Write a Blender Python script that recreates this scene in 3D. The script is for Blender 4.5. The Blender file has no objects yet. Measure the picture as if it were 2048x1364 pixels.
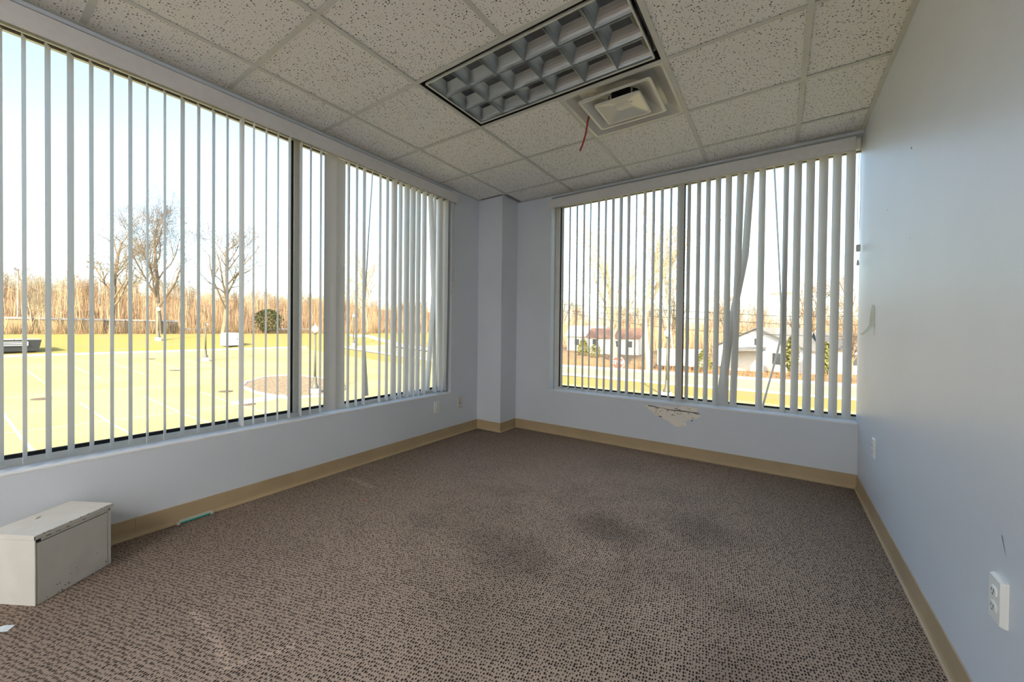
import bpy, math, random
import numpy as np
from mathutils import Vector, Matrix

# ------------------------------------------------------------------ camera, world, sun, exposure
scene = bpy.context.scene
COL = scene.collection
CAM_Z = 1.10
cam_data = bpy.data.cameras.new('camera')
cam_data.sensor_width = 36.0
cam_data.lens = 786.08 / 2048 * 36.0
cam_data.shift_x = 40.0 / 2048
cam_data.shift_y = -14.24 / 2048
cam_data.clip_start = 0.02
cam_data.clip_end = 900
camera = bpy.data.objects.new('camera', cam_data)
COL.objects.link(camera)
yaw, pitch, roll = 0.6274, -0.0115, 0.0100
fwd = Vector((-math.sin(yaw) * math.cos(pitch), math.cos(yaw) * math.cos(pitch), math.sin(pitch)))
rgt = Vector((math.cos(yaw), math.sin(yaw), 0))
upv = rgt.cross(fwd)
r2 = rgt * math.cos(roll) + upv * math.sin(roll)
u2 = -rgt * math.sin(roll) + upv * math.cos(roll)
m = Matrix.Identity(4)
for i in range(3):
    m[i][0], m[i][1], m[i][2] = r2[i], u2[i], -fwd[i]
m[2][3] = CAM_Z
camera.matrix_world = m
scene.camera = camera

SUN_EL, SUN_AZ = math.radians(31), Vector((0.45, -0.89, 0)).normalized()
world = bpy.data.worlds.new('sky')
scene.world = world
world.use_nodes = True
nt = world.node_tree
nt.nodes.clear()
sky = nt.nodes.new('ShaderNodeTexSky')
sky.sky_type = 'NISHITA'
sky.sun_disc = False
sky.sun_elevation = SUN_EL
sky.sun_rotation = math.atan2(SUN_AZ.x, SUN_AZ.y)
sky.air_density = 1.0
sky.dust_density = 2.0
sky.ozone_density = 1.0
bg = nt.nodes.new('ShaderNodeBackground')
bg.inputs['Strength'].default_value = 0.75
wo = nt.nodes.new('ShaderNodeOutputWorld')
nt.links.new(sky.outputs[0], bg.inputs['Color'])
nt.links.new(bg.outputs[0], wo.inputs['Surface'])

sun_data = bpy.data.lights.new('sun', 'SUN')
sun_data.energy = 15.0
sun_data.color = (1.0, 0.87, 0.62)
sun_data.angle = math.radians(0.6)
sun = bpy.data.objects.new('sun', sun_data)
COL.objects.link(sun)
sdir = Vector((SUN_AZ.x * math.cos(SUN_EL), SUN_AZ.y * math.cos(SUN_EL), math.sin(SUN_EL)))
sun.rotation_euler = sdir.to_track_quat('Z', 'Y').to_euler()
sun.location = sdir * 60

FILL_LIGHT = 72.0                      # radiance of the added fill lamps, unseen behind the camera
vs = scene.view_settings
vs.view_transform = 'Standard'
vs.look = 'None'
vs.exposure = 0.0
vs.gamma = 1.0
vs.use_curve_mapping = False
scene.cycles.use_denoising = True
scene.cycles.max_bounces = 12
scene.cycles.diffuse_bounces = 6
scene.cycles.glossy_bounces = 4
scene.cycles.transmission_bounces = 6
scene.cycles.transparent_max_bounces = 24
scene.cycles.sample_clamp_indirect = 30.0
scene.cycles.caustics_reflective = False
scene.cycles.caustics_refractive = False

# ------------------------------------------------------------------ room numbers (metres, camera above x=y=0)
XL, XR, YB, YF = -2.695, 0.471, 3.75, -5.40
ZC = 2.519
COLX, COLY = -2.38, 3.447
SILL_L, SILL_B = 0.455, 0.465
LO0, LO1 = -2.60, 3.006          # left window opening along y
BO0 = -1.955                     # back window opening starts here, runs to the right wall

# ------------------------------------------------------------------ materials
MATS = {}
def mat(name, col, rough=0.6, metal=0.0, spec=0.5, var=0.0, vscale=6.0, bump=0.0, bscale=200.0, detail=3.0,
        col2=None, emis=None):
    if name in MATS:
        return MATS[name]
    ma = bpy.data.materials.new(name)
    ma.use_nodes = True
    t = ma.node_tree
    b = t.nodes['Principled BSDF']
    b.inputs['Base Color'].default_value = (*col, 1)
    b.inputs['Roughness'].default_value = rough
    b.inputs['Metallic'].default_value = metal
    b.inputs['Specular IOR Level'].default_value = spec
    geo = t.nodes.new('ShaderNodeNewGeometry')
    if var > 0 or col2 is not None:
        n = t.nodes.new('ShaderNodeTexNoise')
        n.inputs['Scale'].default_value = vscale
        n.inputs['Detail'].default_value = detail
        t.links.new(geo.outputs['Position'], n.inputs['Vector'])
        r = t.nodes.new('ShaderNodeValToRGB')
        c2 = col2 if col2 is not None else tuple(c * (1 - var) for c in col)
        r.color_ramp.elements[0].color = (*c2, 1)
        r.color_ramp.elements[0].position = 0.35
        r.color_ramp.elements[1].color = (*col, 1)
        r.color_ramp.elements[1].position = 0.62
        t.links.new(n.outputs['Fac'], r.inputs['Fac'])
        t.links.new(r.outputs['Color'], b.inputs['Base Color'])
    if bump > 0:
        n2 = t.nodes.new('ShaderNodeTexNoise')
        n2.inputs['Scale'].default_value = bscale
        n2.inputs['Detail'].default_value = 2
        t.links.new(geo.outputs['Position'], n2.inputs['Vector'])
        bp = t.nodes.new('ShaderNodeBump')
        bp.inputs['Strength'].default_value = bump
        bp.inputs['Distance'].default_value = 0.002
        t.links.new(n2.outputs['Fac'], bp.inputs['Height'])
        t.links.new(bp.outputs['Normal'], b.inputs['Normal'])
    if emis:
        b.inputs['Emission Color'].default_value = (*emis[0], 1)
        b.inputs['Emission Strength'].default_value = emis[1]
    MATS[name] = ma
    return ma

def math_node(t, op, a, b=None, c=None):
    n = t.nodes.new('ShaderNodeMath')
    n.operation = op
    for i, v in enumerate((a, b, c)):
        if v is None:
            continue
        if isinstance(v, (int, float)):
            n.inputs[i].default_value = v
        else:
            t.links.new(v, n.inputs[i])
    return n.outputs[0]

def mix_col(t, fac, a, b, blend='MIX'):
    n = t.nodes.new('ShaderNodeMix')
    n.data_type = 'RGBA'
    n.blend_type = blend
    for s, v in ((n.inputs[0], fac), (n.inputs[6], a), (n.inputs[7], b)):
        if isinstance(v, tuple):
            s.default_value = (*v, 1) if len(v) == 3 else v
        elif isinstance(v, (int, float)):
            s.default_value = v
        else:
            t.links.new(v, s)
    return n.outputs[2]

DRAG = ((-1.808, 0.550, -1.440, 0.531, 0.022), (-1.429, 0.504, -1.335, 0.698, 0.018), (-2.527, 1.723, -2.245, 1.709, 0.035))
def carpet_material():
    ma = bpy.data.materials.new('brown_loop_carpet')
    ma.use_nodes = True
    t = ma.node_tree
    b = t.nodes['Principled BSDF']
    b.inputs['Roughness'].default_value = 0.95
    b.inputs['Specular IOR Level'].default_value = 0.15
    geo = t.nodes.new('ShaderNodeNewGeometry')
    mp = t.nodes.new('ShaderNodeMapping')
    mp.inputs['Rotation'].default_value = (0, 0, math.radians(-12))
    mp.inputs['Scale'].default_value = (1.18, 0.74, 1.0)
    t.links.new(geo.outputs['Position'], mp.inputs['Vector'])
    v = t.nodes.new('ShaderNodeTexVoronoi')
    v.voronoi_dimensions = '2D'
    v.inputs['Scale'].default_value = 92
    v.inputs['Randomness'].default_value = 0.5
    t.links.new(mp.outputs[0], v.inputs['Vector'])
    sepc = t.nodes.new('ShaderNodeSeparateColor')
    t.links.new(v.outputs['Color'], sepc.inputs[0])
    rad = math_node(t, 'MULTIPLY_ADD', sepc.outputs[0], 0.15, 0.14)
    d = math_node(t, 'DIVIDE', v.outputs['Distance'], rad)
    hole = t.nodes.new('ShaderNodeMapRange')
    hole.interpolation_type = 'SMOOTHSTEP'
    hole.inputs['From Min'].default_value = 0.75
    hole.inputs['From Max'].default_value = 1.7
    t.links.new(d, hole.inputs['Value'])
    fine = t.nodes.new('ShaderNodeTexNoise')
    fine.inputs['Scale'].default_value = 260
    fine.inputs['Detail'].default_value = 2
    t.links.new(geo.outputs['Position'], fine.inputs['Vector'])
    yarn = mix_col(t, fine.outputs['Fac'], (0.32, 0.238, 0.184), (0.53, 0.418, 0.335))
    # traffic grime, irregular patches of the carpet itself
    g1 = t.nodes.new('ShaderNodeTexNoise')
    g1.inputs['Scale'].default_value = 1.25
    g1.inputs['Detail'].default_value = 5
    g1.inputs['Roughness'].default_value = 0.62
    g1.inputs['Distortion'].default_value = 0.4
    t.links.new(geo.outputs['Position'], g1.inputs['Vector'])
    gr = t.nodes.new('ShaderNodeMapRange')
    gr.inputs['From Min'].default_value = 0.36
    gr.inputs['From Max'].default_value = 0.62
    gr.inputs['To Min'].default_value = 0.74
    gr.inputs['To Max'].default_value = 1.08
    t.links.new(g1.outputs['Fac'], gr.inputs['Value'])
    # grime blobs where chairs and feet stood (world positions on the floor)
    sep = t.nodes.new('ShaderNodeSeparateXYZ')
    t.links.new(geo.outputs['Position'], sep.inputs[0])
    grime = gr.outputs[0]
    for (cx, cy, rx, ry, amt) in ((-0.78, 2.12, 0.34, 0.22, 0.36), (-1.12, 1.62, 0.30, 0.16, 0.26), (-0.35, 2.45, 0.35, 0.2, 0.25),
                                  (-0.10, 1.35, 0.22, 0.5, 0.25)):
        dx = math_node(t, 'DIVIDE', math_node(t, 'SUBTRACT', sep.outputs[0], cx), rx)
        dy = math_node(t, 'DIVIDE', math_node(t, 'SUBTRACT', sep.outputs[1], cy), ry)
        rr = math_node(t, 'SQRT', math_node(t, 'ADD', math_node(t, 'MULTIPLY', dx, dx), math_node(t, 'MULTIPLY', dy, dy)))
        rr = math_node(t, 'ADD', rr, math_node(t, 'MULTIPLY', math_node(t, 'SUBTRACT', g1.outputs['Fac'], 0.5), 2.2))
        s = t.nodes.new('ShaderNodeMapRange')
        s.interpolation_type = 'SMOOTHSTEP'
        s.inputs['From Min'].default_value = 0.2
        s.inputs['From Max'].default_value = 1.3
        s.inputs['To Min'].default_value = 1 - amt
        s.inputs['To Max'].default_value = 1.0
        t.links.new(rr, s.inputs['Value'])
        grime = math_node(t, 'MULTIPLY', grime, s.outputs[0])
    # faded, walked-on middle of the room against the unworn margins
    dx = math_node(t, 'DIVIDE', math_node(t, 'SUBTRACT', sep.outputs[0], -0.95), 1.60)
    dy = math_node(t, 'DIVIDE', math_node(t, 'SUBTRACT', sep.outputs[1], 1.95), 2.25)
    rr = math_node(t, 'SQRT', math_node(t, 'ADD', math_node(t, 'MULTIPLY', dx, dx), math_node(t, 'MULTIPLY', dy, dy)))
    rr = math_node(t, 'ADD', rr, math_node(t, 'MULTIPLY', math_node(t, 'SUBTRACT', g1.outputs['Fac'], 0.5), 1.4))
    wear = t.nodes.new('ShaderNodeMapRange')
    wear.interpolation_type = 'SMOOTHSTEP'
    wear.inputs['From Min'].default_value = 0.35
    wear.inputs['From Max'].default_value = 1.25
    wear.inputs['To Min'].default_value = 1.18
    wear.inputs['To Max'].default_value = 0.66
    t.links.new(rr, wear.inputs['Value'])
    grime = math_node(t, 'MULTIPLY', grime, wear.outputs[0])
    # pale drag marks of moved furniture
    for (ax, ay, bx_, by_, wd) in DRAG:
        L = math.hypot(bx_ - ax, by_ - ay)
        ux, uy = (bx_ - ax) / L, (by_ - ay) / L
        px = math_node(t, 'SUBTRACT', sep.outputs[0], ax)
        py = math_node(t, 'SUBTRACT', sep.outputs[1], ay)
        al = math_node(t, 'ADD', math_node(t, 'MULTIPLY', px, ux), math_node(t, 'MULTIPLY', py, uy))
        ac = math_node(t, 'ABSOLUTE', math_node(t, 'SUBTRACT', math_node(t, 'MULTIPLY', px, uy), math_node(t, 'MULTIPLY', py, ux)))
        ins = math_node(t, 'MULTIPLY', math_node(t, 'GREATER_THAN', al, 0.0), math_node(t, 'LESS_THAN', al, L))
        ed = t.nodes.new('ShaderNodeMapRange')
        ed.interpolation_type = 'SMOOTHSTEP'
        ed.inputs['From Min'].default_value = wd * 0.3
        ed.inputs['From Max'].default_value = wd
        ed.inputs['To Min'].default_value = 0.30
        ed.inputs['To Max'].default_value = 0.0
        t.links.new(ac, ed.inputs['Value'])
        grime = math_node(t, 'MULTIPLY', grime, math_node(t, 'ADD', 1.0, math_node(t, 'MULTIPLY', ins, ed.outputs[0])))
    gcol = t.nodes.new('ShaderNodeCombineColor')
    for i in range(3):
        t.links.new(grime, gcol.inputs[i])
    body = mix_col(t, 1.0, yarn, gcol.outputs[0], 'MULTIPLY')
    inv = math_node(t, 'SUBTRACT', 1.0, hole.outputs[0])
    base = mix_col(t, inv, body, (0.018, 0.014, 0.012))
    t.links.new(base, b.inputs['Base Color'])
    bp = t.nodes.new('ShaderNodeBump')
    bp.inputs['Strength'].default_value = 0.55
    bp.inputs['Distance'].default_value = 0.003
    hh = math_node(t, 'MULTIPLY_ADD', fine.outputs['Fac'], 0.35, hole.outputs[0])
    t.links.new(hh, bp.inputs['Height'])
    t.links.new(bp.outputs['Normal'], b.inputs['Normal'])
    return ma

def tile_material():
    ma = bpy.data.materials.new('mineral_fibre_tile')
    ma.use_nodes = True
    t = ma.node_tree
    b = t.nodes['Principled BSDF']
    b.inputs['Roughness'].default_value = 0.95
    b.inputs['Specular IOR Level'].default_value = 0.1
    geo = t.nodes.new('ShaderNodeNewGeometry')
    wob = t.nodes.new('ShaderNodeTexNoise')
    wob.inputs['Scale'].default_value = 120
    t.links.new(geo.outputs['Position'], wob.inputs['Vector'])
    vecm = t.nodes.new('ShaderNodeVectorMath')
    vecm.operation = 'MULTIPLY_ADD'
    t.links.new(wob.outputs['Color'], vecm.inputs[0])
    vecm.inputs[1].default_value = (0.010, 0.010, 0.0)
    t.links.new(geo.outputs['Position'], vecm.inputs[2])
    v = t.nodes.new('ShaderNodeTexVoronoi')
    v.voronoi_dimensions = '2D'
    v.inputs['Scale'].default_value = 78
    t.links.new(vecm.outputs[0], v.inputs['Vector'])
    sc = t.nodes.new('ShaderNodeSeparateColor')
    t.links.new(v.outputs['Color'], sc.inputs[0])
    rad = math_node(t, 'MULTIPLY_ADD', math_node(t, 'POWER', sc.outputs[1], 2.5), 0.26, 0.045)
    pit = math_node(t, 'LESS_THAN', v.outputs['Distance'], rad)
    v2 = t.nodes.new('ShaderNodeTexVoronoi')
    v2.voronoi_dimensions = '2D'
    v2.inputs['Scale'].default_value = 230
    t.links.new(vecm.outputs[0], v2.inputs['Vector'])
    pit2 = math_node(t, 'MULTIPLY', math_node(t, 'LESS_THAN', v2.outputs['Distance'], 0.18), 0.22)
    p = math_node(t, 'MAXIMUM', pit, pit2)
    big = t.nodes.new('ShaderNodeTexNoise')
    big.inputs['Scale'].default_value = 3.5
    big.inputs['Detail'].default_value = 4
    t.links.new(geo.outputs['Position'], big.inputs['Vector'])
    body = mix_col(t, big.outputs['Fac'], (0.86, 0.835, 0.775), (0.88, 0.87, 0.835))
    base = mix_col(t, p, body, (0.10, 0.09, 0.075))
    t.links.new(base, b.inputs['Base Color'])
    bp = t.nodes.new('ShaderNodeBump')
    bp.inputs['Strength'].default_value = 0.4
    bp.inputs['Distance'].default_value = 0.003
    t.links.new(math_node(t, 'SUBTRACT', 1.0, p), bp.inputs['Height'])
    t.links.new(bp.outputs['Normal'], b.inputs['Normal'])
    return ma

def slat_material():
    ma = bpy.data.materials.new('slat_vinyl')
    ma.use_nodes = True
    t = ma.node_tree
    b = t.nodes['Principled BSDF']
    geo = t.nodes.new('ShaderNodeNewGeometry')
    mp = t.nodes.new('ShaderNodeMapping')
    mp.inputs['Scale'].default_value = (260, 260, 14)
    t.links.new(geo.outputs['Position'], mp.inputs['Vector'])
    n = t.nodes.new('ShaderNodeTexNoise')
    n.inputs['Scale'].default_value = 1.0
    n.inputs['Detail'].default_value = 3
    t.links.new(mp.outputs[0], n.inputs['Vector'])
    c = mix_col(t, n.outputs['Fac'], (0.56, 0.55, 0.52), (0.66, 0.65, 0.62))
    t.links.new(c, b.inputs['Base Color'])
    b.inputs['Roughness'].default_value = 0.55
    b.inputs['Specular IOR Level'].default_value = 0.3
    bp = t.nodes.new('ShaderNodeBump')
    bp.inputs['Strength'].default_value = 0.15
    bp.inputs['Distance'].default_value = 0.001
    t.links.new(n.outputs['Fac'], bp.inputs['Height'])
    t.links.new(bp.outputs['Normal'], b.inputs['Normal'])
    tr = t.nodes.new('ShaderNodeBsdfTranslucent')
    tr.inputs['Color'].default_value = (0.72, 0.68, 0.60, 1)
    mx = t.nodes.new('ShaderNodeMixShader')
    mx.inputs[0].default_value = 0.09
    t.links.new(b.outputs[0], mx.inputs[1])
    t.links.new(tr.outputs[0], mx.inputs[2])
    t.links.new(mx.outputs[0], t.nodes['Material Output'].inputs['Surface'])
    return ma

def glass_material(name='window_glass', tint=(0.93, 0.96, 0.95), refl=0.05):
    ma = bpy.data.materials.new(name)
    ma.use_nodes = True
    t = ma.node_tree
    t.nodes.remove(t.nodes['Principled BSDF'])
    tr = t.nodes.new('ShaderNodeBsdfTransparent')
    tr.inputs['Color'].default_value = (*tint, 1)
    gl = t.nodes.new('ShaderNodeBsdfGlossy')
    gl.inputs['Roughness'].default_value = 0.02
    lw = t.nodes.new('ShaderNodeLayerWeight')
    lw.inputs['Blend'].default_value = 0.5
    mx = t.nodes.new('ShaderNodeMixShader')
    t.links.new(math_node(t, 'MULTIPLY_ADD', math_node(t, 'POWER', lw.outputs['Facing'], 5.0), 0.8, 0.025), mx.inputs[0])
    t.links.new(tr.outputs[0], mx.inputs[1])
    t.links.new(gl.outputs[0], mx.inputs[2])
    t.links.new(mx.outputs[0], t.nodes['Material Output'].inputs['Surface'])
    return ma

M_WALL = mat('wall_paint', (0.665, 0.70, 0.745), rough=0.42, spec=0.45, var=0.03, vscale=2.0, bump=0.12, bscale=140)
M_SILL_LIT = mat('lit_sill_paint', (0.86, 0.87, 0.87), rough=0.4, var=0.06, vscale=14, bump=0.08, bscale=60)  # wall paint made paler: window light on the sills put into the colour
M_BASE = mat('tan_vinyl_base', (0.46, 0.345, 0.20), rough=0.5, var=0.10, vscale=4, bump=0.05, bscale=80)
M_CARPET = carpet_material()
M_TILE = tile_material()
M_TEE = mat('grid_enamel', (0.60, 0.60, 0.55), rough=0.5, var=0.05, vscale=20)
M_SLAT = slat_material()
M_VAL = mat('valance_vinyl', (0.70, 0.68, 0.66), rough=0.55, var=0.05, vscale=30, bump=0.05, bscale=300)
M_ALU = mat('frame_aluminium', (0.66, 0.66, 0.61), rough=0.45, metal=0.15, var=0.05, vscale=30)
M_BLACK = mat('black_gasket', (0.012, 0.012, 0.012), rough=0.7)
M_GLASS = glass_material()
M_WHITE = mat('white_plastic', (0.80, 0.80, 0.77), rough=0.35)
M_IVORY = mat('ivory_plastic', (0.66, 0.62, 0.57), rough=0.4)
M_DARK = mat('dark_slot', (0.02, 0.02, 0.02), rough=0.6)
M_SLAB = mat('concrete_slab', (0.22, 0.22, 0.22), rough=0.9)

# ------------------------------------------------------------------ mesh helpers
class MB:
    def __init__(self):
        self.v, self.f = [], []
    def add(self, vs, fs):
        o = len(self.v)
        self.v.extend([tuple(p) for p in vs])
        self.f.extend([tuple(i + o for i in f) for f in fs])
        return self
    def box(self, x0, x1, y0, y1, z0, z1):
        v = [(x, y, z) for z in (z0, z1) for y in (y0, y1) for x in (x0, x1)]
        return self.add(v, [(0, 2, 3, 1), (4, 5, 7, 6), (0, 1, 5, 4), (2, 6, 7, 3), (0, 4, 6, 2), (1, 3, 7, 5)])
    def bbox(self, x0, x1, y0, y1, z0, z1, b=0.002):
        """box with chamfered edges"""
        pts = []
        for z, s in ((z0, 1), (z0 + b, 0), (z1 - b, 0), (z1, 1)):
            i = b if s else 0
            pts.append([(x0 + b, y0 + i, z), (x1 - b, y0 + i, z), (x1 - i, y0 + b, z), (x1 - i, y1 - b, z),
                        (x1 - b, y1 - i, z), (x0 + b, y1 - i, z), (x0 + i, y1 - b, z), (x0 + i, y0 + b, z)])
        return self.loft(pts)
    def loft(self, rings, cap0=True, cap1=True, closed=True):
        n = len(rings[0])
        vs = [p for r in rings for p in r]
        fs = []
        for k in range(len(rings) - 1):
            for i in range(n if closed else n - 1):
                j = (i + 1) % n
                fs.append((k * n + i, k * n + j, (k + 1) * n + j, (k + 1) * n + i))
        if cap0:
            fs.append(tuple(reversed(range(n))))
        if cap1:
            fs.append(tuple(range((len(rings) - 1) * n, len(rings) * n)))
        return self.add(vs, fs)
    def tube(self, pts, rad, n=8, caps=True):
        pts = [Vector(p) for p in pts]
        if isinstance(rad, (int, float)):
            rad = [rad] * len(pts)
        rings = []
        ref = None
        for i, p in enumerate(pts):
            d = (pts[min(i + 1, len(pts) - 1)] - pts[max(i - 1, 0)]).normalized()
            if ref is None:
                ref = Vector((1, 0, 0)) if abs(d.x) < 0.8 else Vector((0, 1, 0))
            a = d.cross(ref).normalized()
            b = d.cross(a).normalized()
            ref = -b if False else ref
            rings.append([tuple(p + (a * math.cos(2 * math.pi * k / n) + b * math.sin(2 * math.pi * k / n)) * rad[i]) for k in range(n)])
        return self.loft(rings, caps, caps)
    def lathe(self, prof, n=16, c=(0, 0, 0)):
        rings = [[(c[0] + r * math.cos(2 * math.pi * k / n), c[1] + r * math.sin(2 * math.pi * k / n), c[2] + z) for k in range(n)] for r, z in prof]
        return self.loft(rings)
    def mesh(self, name, smooth=False):
        me = bpy.data.meshes.new(name)
        me.from_pydata(self.v, [], self.f)
        me.update()
        if smooth:
            me.polygons.foreach_set('use_smooth', [True] * len(me.polygons))
        return me

def link_mesh(name, me, material, parent=None, loc=(0, 0, 0), rotz=0.0):
    o = bpy.data.objects.new(name, me)
    COL.objects.link(o)
    if material is not None and len(me.materials) == 0:
        me.materials.append(material)
    o.location = loc
    if rotz:
        o.rotation_euler = (0, 0, rotz)
    if parent is not None:
        o.parent = parent
    return o

def obj(name, mb, material, parent=None, loc=(0, 0, 0), rotz=0.0, smooth=False):
    return link_mesh(name, mb.mesh(name, smooth), material, parent, loc, rotz)

def wpart(name, mb, material, parent, smooth=False):
    """part given in world coordinates under an unrotated thing"""
    b = parent.location
    off = Vector(b)
    mb.v = [(p[0] - off.x, p[1] - off.y, p[2] - off.z) for p in mb.v]
    return obj(name, mb, material, parent, smooth=smooth)

def sub(name, mb, material, part, root, smooth=False):
    """sub-part in world coordinates; part sits at the root's origin"""
    off = Vector(root.location)
    mb.v = [(p[0] - off.x, p[1] - off.y, p[2] - off.z) for p in mb.v]
    return obj(name, mb, material, part, smooth=smooth)

def thing(name, label, cat, loc=(0, 0, 0), rotz=0.0, group=None):
    o = bpy.data.objects.new(name, None)
    o.empty_display_size = 0.1
    COL.objects.link(o)
    o.location = loc
    o.rotation_euler = (0, 0, rotz)
    return tag(o, label, cat, group)

def tag(o, label, cat, group=None):
    o['label'] = label
    o['category'] = cat
    if group:
        o['group'] = group
    return o

def struct(name, mb, material, label=None, smooth=False):
    o = obj(name, mb, material, smooth=smooth)
    o['kind'] = 'structure'
    if label:
        o['label'] = label
    return o

def struct_empty(name, loc, label=None):
    o = bpy.data.objects.new(name, None)
    o.empty_display_size = 0.1
    COL.objects.link(o)
    o.location = loc
    o['kind'] = 'structure'
    if label:
        o['label'] = label
    return o

def copy_tree(o, loc=None, rotz=None, parent=None):
    c = o.copy()
    COL.objects.link(c)
    c.parent = parent
    if loc is not None:
        c.location = loc
    if rotz is not None:
        c.rotation_euler = (0, 0, rotz)
    for ch in list(o.children):
        copy_tree(ch, parent=c)
    return c

def rrect(cx, cy, hx, hy, r, z, n=5):
    pts = []
    for sx, sy, a0 in ((1, 1, 0), (-1, 1, 90), (-1, -1, 180), (1, -1, 270)):
        for k in range(n):
            a = math.radians(a0 + 90 * k / (n - 1))
            pts.append((cx + sx * (hx - r) + r * math.cos(a), cy + sy * (hy - r) + r * math.sin(a), z))
    return pts

# ------------------------------------------------------------------ room shell
T = 0.25
floor = struct('floor', MB().box(XL - T, XR + 0.15, YF - 0.15, YB + T, -0.2, 0.0), M_CARPET, 'worn brown looped office carpet')
w = MB()
w.box(XL - T, XL, YF - 0.15, YB + T, 0, SILL_L - 0.012)
w.box(XL - T, XL, YF - 0.15, YB + T, 2.50, 2.75)
w.box(XL - T, XL, YF - 0.15, LO0, SILL_L - 0.012, 2.50)
w.box(XL - T, XL, LO1, YB + T, SILL_L - 0.012, 2.50)
wall_left = struct('wall_left', w, M_WALL, 'pale blue grey painted wall below and beside the long window')
w = MB()
w.box(XL, XR + 0.15, YB, YB + T, 0, SILL_B - 0.012)
w.box(XL, XR + 0.15, YB, YB + T, 2.50, 2.75)
w.box(XL, BO0, YB, YB + T, SILL_B - 0.012, 2.50)
w.box(XR, XR + 0.15, YB, YB + 0.098, SILL_B - 0.012, 2.50)
w.box(XR + 0.052, XR + 0.15, YB + 0.098, YB + T, SILL_B - 0.012, 2.50)
wall_back = struct('wall_back', w, M_WALL, 'pale blue grey painted wall with water damaged plaster below the window')
wall_right = struct('wall_right', MB().box(XR, XR + 0.15, YF - 0.15, YB, 0, 2.75), M_WALL, 'plain pale grey painted wall with two outlets')
wall_front = struct('wall_front', MB().box(XL, XR, YF - 0.15, YF, 0, 2.75), M_WALL)
wall_corner = struct('wall_corner', MB().box(XL, COLX, COLY, YB, 0, 2.75), M_WALL, 'boxed out column in the corner between the two windows')
wall_lower = struct('wall_lower', MB().box(XL - T, XR + 0.15, YF - 0.15, YB + T, -3.55, -0.2), mat('brick_red', (0.30, 0.14, 0.09), 0.9))
ceiling = struct('ceiling', MB().box(XL - T, XR + 0.15, YF - 0.15, YB + T, 2.75, 2.95), M_SLAB, 'suspended ceiling of speckled square tiles')

# ---- baseboards: coved vinyl, swept and mitred along the room outline
outline = [(XL, YF), (XL, 0.565), (XL, COLY), (COLX, COLY), (COLX, YB), (XR, YB), (XR, 1.30), (XR, YF)]
names = ['baseboard_left', 'baseboard_left', 'baseboard_column', 'baseboard_column', 'baseboard_back', 'baseboard_right', 'baseboard_right']
prof = [(0.0, 0.0), (0.016, 0.0), (0.0155, 0.004), (0.009, 0.009), (0.0055, 0.020), (0.0042, 0.04), (0.0038, 0.0985), (0.002, 0.1), (0.0, 0.1)]
def seg_n(a, b):
    d = Vector((b[0] - a[0], b[1] - a[1])).normalized()
    return Vector((d.y, -d.x))            # room lies to the right of the walking direction
for i in range(len(outline) - 1):
    a, b = outline[i], outline[i + 1]
    n = seg_n(a, b)
    rings = []
    for k, pnt in ((i, a), (i + 1, b)):
        nn = n
        if 0 < k < len(outline) - 1:
            other = seg_n(outline[k - 1], outline[k]) if k == i else seg_n(outline[k], outline[k + 1])
            if abs(other.dot(n)) < 0.5:
                nn = n + other
        gap = 0.0006 if (k == i and abs(nn.length - 1) < 0.01) else 0.0
        dd = Vector((b[0] - a[0], b[1] - a[1])).normalized() * gap
        rings.append([(pnt[0] + nn.x * d + dd.x, pnt[1] + nn.y * d + dd.y, z) for d, z in prof])
    struct(names[i], MB().loft(rings), M_BASE)

# ------------------------------------------------------------------ suspended ceiling: tees and tiles, children of the ceiling
GX = [XL, -2.324, -1.715, -1.107, -0.4985, 0.099, XR]
GY = [YF, -5.109, -4.5, -3.891, -3.282, -2.673, -2.064, -1.455, -0.846, -0.237, 0.372, 0.981, 1.590, 2.199, 2.808, 3.417, YB]
tile_cache = {}
def in_col(x0, x1, y0, y1):
    return x1 <= COLX + 0.06 and y0 >= COLY - 0.04
for i in range(len(GX) - 1):
    for j in range(len(GY) - 1):
        x0, x1, y0, y1 = GX[i], GX[i + 1], GY[j], GY[j + 1]
        if j == 12 and i in (2, 3):
            continue                     # the troffer
        if j == 13 and i == 3:
            continue                     # the diffuser
        if i == 0 and j == 15:
            continue                     # the column
        hx, hy = (x1 - x0) / 2 - 0.004, (y1 - y0) / 2 - 0.004
        key = (round(hx, 4), round(hy, 4))
        if key not in tile_cache:
            me = MB().loft([rrect(0, 0, hx - 0.002, hy - 0.002, 0.001, 0.0, 2), rrect(0, 0, hx, hy, 0.001, 0.002, 2), rrect(0, 0, hx, hy, 0.001, 0.016, 2)]).mesh('ceiling_tile')
            me.materials.append(M_TILE)
            tile_cache[key] = me
        link_mesh('ceiling_tile', tile_cache[key], M_TILE, ceiling, ((x0 + x1) / 2, (y0 + y1) / 2, ZC + 0.0025 + 0.0015 * ((i * 7 + j * 3) % 3)))
TW = 0.0125
def tee(x0, x1, y0, y1, dz=0.0):
    xm = (x0 + x1) / 2
    ym = (y0 + y1) / 2
    b = MB().box(x0, x1, y0, y1, ZC + dz, ZC + dz + 0.0018)
    if x1 - x0 < y1 - y0:
        b.box(xm - 0.001, xm + 0.001, y0, y1, ZC + dz + 0.0018, ZC + 0.035)
    else:
        b.box(x0, x1, ym - 0.001, ym + 0.001, ZC + dz + 0.0018, ZC + 0.035)
    obj('ceiling_tee', b, M_TEE, ceiling)
for gx in GX[1:-1]:
    if abs(gx + 1.107) < 0.01:
        tee(gx - TW, gx + TW, YF, GY[12] + TW)
        tee(gx - TW, gx + TW, GY[13] - TW, YB)
    elif gx < -2.3:
        tee(gx - TW, gx + TW, YF, COLY)
    else:
        tee(gx - TW, gx + TW, YF, YB)
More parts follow.
